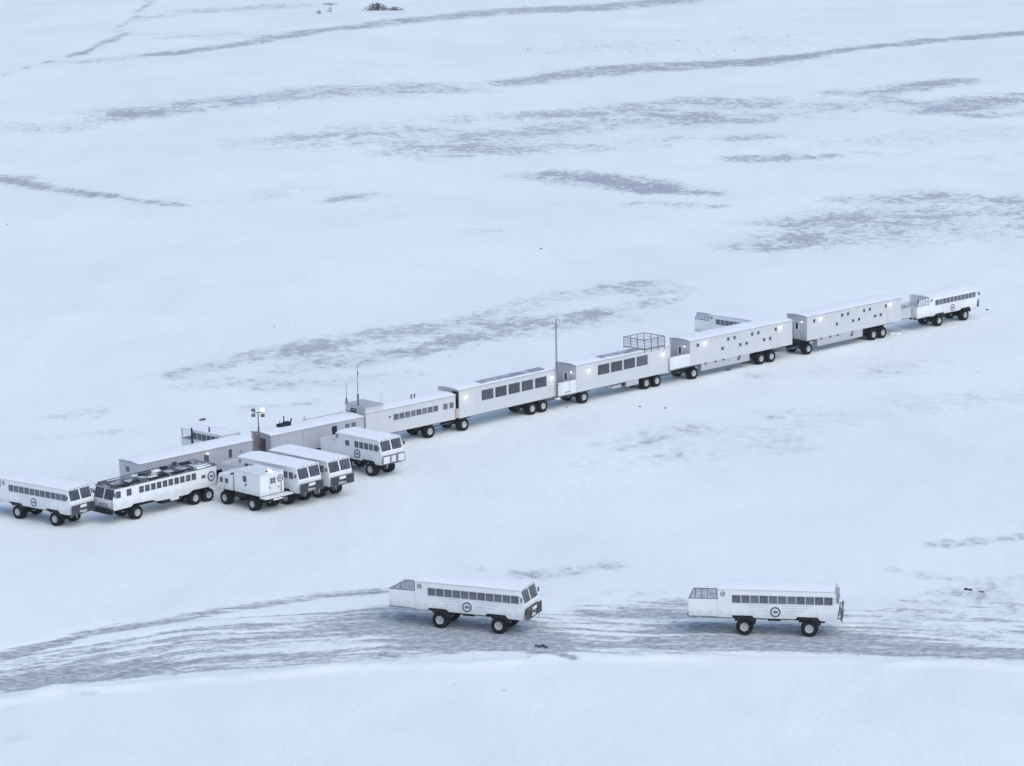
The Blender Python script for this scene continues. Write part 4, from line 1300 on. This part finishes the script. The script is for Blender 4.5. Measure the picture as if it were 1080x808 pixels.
# small cabin trailer with an open glazed porch, behind the long low grey one
KW = 1.25
kt = thing('cabin_trailer', 'small white cabin trailer with a barred open porch, behind the long low grey trailer', 'trailer')
MB().prism_y([(1.75, 1.5), (6.4, 1.5), (6.4, 3.80), (1.75, 3.80)], -KW, KW).build('body', M['white'], kt, bevel=0.02)
MB().box(-0.05, 6.45, -KW - 0.06, KW + 0.06, 3.803, 3.92).build('roof', M['roof'], kt, bevel=0.02)
for y in (-0.5, 0.5):
    MB().box(0.0, 6.4, y - 0.04, y + 0.04, 3.922, 3.945).build('roof_rib', M['plate'], kt)
MB().box(0.0, 1.745, -KW, KW, 1.5, 1.6).build('porch_floor', M['dark'], kt)
q = MB()
for y in (-KW + 0.05, KW - 0.05):
    q.tube((0.05, y, 1.6), (0.05, y, 3.80), 0.06, 6)
    for k in range(7):
        q.tube((0.05 + 0.26 * k, y, 2.75), (0.05 + 0.26 * k, y, 3.80), 0.025, 5)
    q.tube((0.05, y, 2.75), (1.7, y, 2.75), 0.045, 6)
q.tube((0.05, -KW + 0.05, 2.75), (0.05, KW - 0.05, 2.75), 0.045, 6)
q.build('porch_bars', M['trim'], kt)
MB().box(0.0, 0.06, -KW + 0.1, KW - 0.1, 1.6, 2.7).build('porch_rail', M['white'], kt)
for s in (-1, 1):
    MB().box(0.1, 1.73, *sorted((s * KW, s * (KW - 0.05))), 1.6, 2.7).build('porch_rail', M['white'], kt)
    for k in range(6):
        WK.put(kt, 2.2 + 0.72 * k, s * KW, 3.25, 0.64, 0.66, 'slider', 'glass', rot=math.pi if s > 0 else 0)
MB().tube((1.8, -KW - 0.10, 2.2), (1.8, -KW - 0.10, 4.05), 0.09, 6).build('flue', M['black'], kt)
MB().tube((4.3, -KW + 0.15, 3.9), (4.3, -KW + 0.15, 4.45), 0.07, 6).build('flue', M['black'], kt)
MB().box(0.2, 5.8, -0.5, 0.5, 1.15, 1.497).build('chassis', M['black'], kt)
for x in (1.3, 4.6):
    MB().tube((x, -KW + 0.4, 0.69), (x, KW - 0.4, 0.69), 0.15, 8).build('axle', M['black'], kt)
    for s in (-1, 1):
        make_wheel(kt, (x, s * (KW - 0.39), 0.69), side=s)
h = R(-44)
kt.location = Vector((-34.12, 285.9, 0)) + Vector((-math.sin(h), math.cos(h), 0)) * KW
kt.rotation_euler = (0, 0, h)

# ------------------------------------------------------------------ masts and the slatted panel in the gap
def local_pt(o, x, y, z=0.0):
    h_ = o.rotation_euler[2]
    return Vector((o.location[0] + x * math.cos(h_) - y * math.sin(h_), o.location[1] + x * math.sin(h_) + y * math.cos(h_), z))

p = local_pt(lounge5, -4.42, -TW - 0.05)
t = thing('radio_mast', 'tall thin lattice radio mast with a ring aerial on top', 'radio mast', p, 40)
q = MB()
H_ = 9.9
Z0 = 1.35
for a in range(3):
    th = a * 2.094
    q.tube((0.12 * math.cos(th), 0.12 * math.sin(th), Z0), (0.09 * math.cos(th), 0.09 * math.sin(th), H_), 0.026, 6, 0.022)
for k in range(22):
    z0_, z1_ = Z0 + (H_ - Z0) * k / 22, Z0 + (H_ - Z0) * (k + 1) / 22
    for a in range(3):
        t0_, t1_ = a * 2.094, (a + 1) * 2.094
        q.tube((0.11 * math.cos(t0_), 0.11 * math.sin(t0_), z0_), (0.11 * math.cos(t1_), 0.11 * math.sin(t1_), z1_), 0.011, 4)
q.build('lattice', M['rail'], t)
q = MB()
for k in range(20):
    a, b = 2 * math.pi * k / 20, 2 * math.pi * (k + 1) / 20
    q.tube((0.28 + 0.27 * math.cos(a), 0.0, H_ - 0.05 + 0.32 * math.sin(a)), (0.28 + 0.27 * math.cos(b), 0.0, H_ - 0.05 + 0.32 * math.sin(b)), 0.028, 5)
q.build('ring_aerial', M['rail'], t)
q = MB()
q.tube((-0.42, 0.1, H_ - 0.15), (-0.42, 0.1, H_ + 0.3), 0.025, 5)
q.tube((-0.42, 0.1, H_ - 0.1), (0.35, -0.05, H_ - 0.55), 0.022, 5)
q.tube((0.0, 0, H_), (0.05, 0, H_ + 0.38), 0.07, 6)
q.build('whip_aerial', M['rail'], t)
q = MB()
q.box(-0.24, 0.24, -0.24, 0.24, 1.20, 1.36)
q.box(0.1, 0.42, -0.08, 0.08, 1.22, 1.34)
q.build('foot_bracket', M['plate'], t)
MB().box(0.05, 0.36, -0.03, 0.03, 2.7, 2.76).build('wall_stay', M['rail'], t)

p = local_pt(t1, 15.55, -TW + 0.6)
t = thing('floodlight_mast', 'floodlight mast with one lit lamp between the low grey trailers', 'light mast', p, 10)
q = MB()
q.tube((0, 0, 0), (0, 0, 3.4), 0.15, 10)
q.tube((0, 0, 3.4), (0, 0, 4.9), 0.10, 10)
q.tube((0, 0, 4.9), (0, 0, 6.35), 0.06, 8)
q.build('pole', M['rail'], t)
MB().box(-0.45, 0.45, -0.3, 0.3, 0.0, 0.8).build('base_cabinet', M['dark'], t)
MB().tube((-0.5, 0, 6.35), (0.5, 0, 6.35), 0.05, 6).build('cross_arm', M['rail'], t)
for (x, y, z, lit) in ((-0.48, 0.0, 6.62, 0), (-0.48, -0.05, 6.08, 0), (0.42, -0.02, 6.62, 1), (0.46, 0.0, 6.0, 0)):
    lh = MB().box(x - 0.2, x + 0.2, y - 0.10, y + 0.12, z - 0.17, z + 0.17).build('floodlight', M['trim'] if lit or x < 0 else M['dark'], t, bevel=0.03)
    if lit:
        q = MB()
        q.ico((x, y - 0.14, z), 0.22, 2, 0.85)
        q.build('lens', M['flood'], lh, smooth=True)
        glow(lh, x, y - 0.45, z, 8.0)
    else:
        MB().box(x - 0.17, x + 0.17, y - 0.125, y - 0.10, z - 0.14, z + 0.14).build('lens', M['glass_bus'], lh)
MB().tube((0.06, -0.15, 3.3), (0.06, -0.15, 0.9), 0.025, 5).build('cable', M['black'], t)

p = local_pt(t1, 14.75, -TW + 0.12)
t = thing('slatted_panel', 'brown and grey slatted panel standing on end beside the floodlight mast', 'slatted panel', p, 44)
q = MB()
for k in range(15):
    q.box(-0.26, 0.26, -0.05, -0.01, 0.1 + k * 0.30, 0.1 + k * 0.30 + 0.22)
q.build('slats', M['brown'], t)
q = MB()
for x in (-0.26, 0.0, 0.26):
    q.box(x - 0.035, x + 0.035, -0.01, 0.07, 0.0, 4.6)
q.build('upright', M['trim'], t)

# ------------------------------------------------------------------ small things on the snow
def rock(label, x, y, r, seed, cat='rock', mat='stone', n=3, group=None, spread=1.0):
    q = MB()
    rnd = random.Random(seed)
    for k in range(n):
        q.ico((rnd.uniform(-r, r) * 1.3 * spread * (k > 0), rnd.uniform(-r, r) * 0.8 * spread * (k > 0), r * 0.25), r * rnd.uniform(0.5, 0.9) * (1 if k else 1.1), seed * 7 + k, 0.7)
    o = q.build('rock' if mat == 'stone' else 'snow_lump', M[mat], None, smooth=False)
    o.location = (x, y, 0.02)
    return tag(o, label, cat, group)
rock('dark clod of ground at the track edge below the sloping-screen bus', 2.0, 218.5, 0.17, 1, n=12, spread=2.3)
rock('dark pointed stone, left one of two right of the side-on bus', 38.4, 232.5, 0.22, 2, n=3)
rock('small dark stone, right one of two right of the side-on bus', 39.4, 231.8, 0.17, 3, n=3)
rock('dark stone on the snow beyond the small cabin trailer', -34.3, 307.2, 0.2, 4, n=3)
rock('dark lump under the porched bunkhouse trailer', 25.5, 329.5, 0.18, 5, n=2)
rock('small dark lump on open snow in front of the railed-deck trailer', 17.0, 308.7, 0.13, 6, n=2)
rock('small dark stone on the snow right of the last bus', 62.4, 366.3, 0.16, 7, n=2)
rock('heap of snow lumps beside the wheels of the rightmost trailer', 48.0, 350.2, 0.36, 8, 'snow heap', 'roof', n=8)

def bush(label, x, y, w, h, seed, n=260, group='bare bushes at the far edge of the snow'):
    rnd = random.Random(seed)
    t = thing('bare_bush', label, 'bush', (x, y, -0.3), 0, group)
    q = MB()
    for k in range(int(n / 6)):
        bx, by = rnd.gauss(0, w * 0.28), rnd.gauss(0, w * 0.16)
        a = rnd.uniform(0, 6.28)
        hh = h * rnd.uniform(0.5, 1.05) * max(0.35, 1 - abs(bx) / w)
        tip = (bx + math.cos(a) * hh * 0.45, by + math.sin(a) * hh * 0.45, hh)
        q.tube((bx, by, 0), tip, 0.07, 4, 0.02)
        for j in range(3):
            f = rnd.uniform(0.35, 0.9)
            s_ = tuple(c0 + (c1 - c0) * f for c0, c1 in zip((bx, by, 0), tip))
            a2 = rnd.uniform(0, 6.28)
            q.tube(s_, (s_[0] + math.cos(a2) * hh * 0.3, s_[1] + math.sin(a2) * hh * 0.3, s_[2] + hh * rnd.uniform(0.1, 0.35)), 0.035, 3, 0.012)
    q.build('branches', M['twig'], t)
    q = MB()
    for k in range(n):
        bx, by = rnd.gauss(0, w * 0.30), rnd.gauss(0, w * 0.18)
        z = rnd.uniform(0.1, 1.0) * h * max(0.2, 1 - (abs(bx) / w) ** 1.3)
        s_ = rnd.uniform(0.10, 0.26)
        d1 = Vector((rnd.gauss(0, 1), rnd.gauss(0, 1), rnd.gauss(0, 1))).normalized() * s_
        d2 = Vector((rnd.gauss(0, 1), rnd.gauss(0, 1), rnd.gauss(0, 1))).normalized() * s_
        c_ = Vector((bx, by, z))
        q.add([c_ - d1, c_ + d2, c_ + d1, c_ - d2], [(0, 1, 2, 3)])
    q.build('twig_leaves', M['twig'], t)
    return t
bush('largest dark bush at the top edge, left of its smaller neighbour', -42.4, 946, 6.4, 2.9, 1, 420)
bush('dark bush at the top edge, right of the largest bush', -36.2, 942, 5.0, 1.8, 2, 240)
bush('thin low scrub at the top edge, leftmost of the dark growths', -60.6, 934, 2.0, 1.8, 3, 45)
bush('thin low scrub between the leftmost growth and the largest bush', -57.6, 942, 1.8, 2.0, 4, 40)
bush('sparse scrub highest up at the top picture edge', -59.4, 981, 4.0, 1.2, 5, 50)

q = MB()
rnd = random.Random(99)
def gz(x, y):
    j = min(max(int(np.searchsorted(xs, x)), 1), len(xs) - 1)
    i = min(max(int(np.searchsorted(ys, y)), 1), len(ys) - 1)
    return float(GZ[i, j])
for k in range(130):
    x, y = rnd.uniform(2, 85), rnd.gauss(790, 45)
    q.ico((x, y, gz(x, y)), rnd.uniform(0.08, 0.22), k, 0.5)
for k in range(22):
    x = rnd.uniform(-30, 38)
    y = rnd.gauss(217 + 0.02 * abs(x), 4.5)
    q.ico((x, y, gz(x, y)), rnd.uniform(0.03, 0.08), k, 0.6)
for k in range(40):
    x, y = rnd.uniform(-90, 90), rnd.uniform(300, 800)
    q.ico((x, y, gz(x, y)), rnd.uniform(0.06, 0.17), k, 0.6)
st_ = q.build('loose_stones', M['stone'])
tag(st_, 'loose dark stones and clods scattered over the snow', 'stones', kind='stuff')
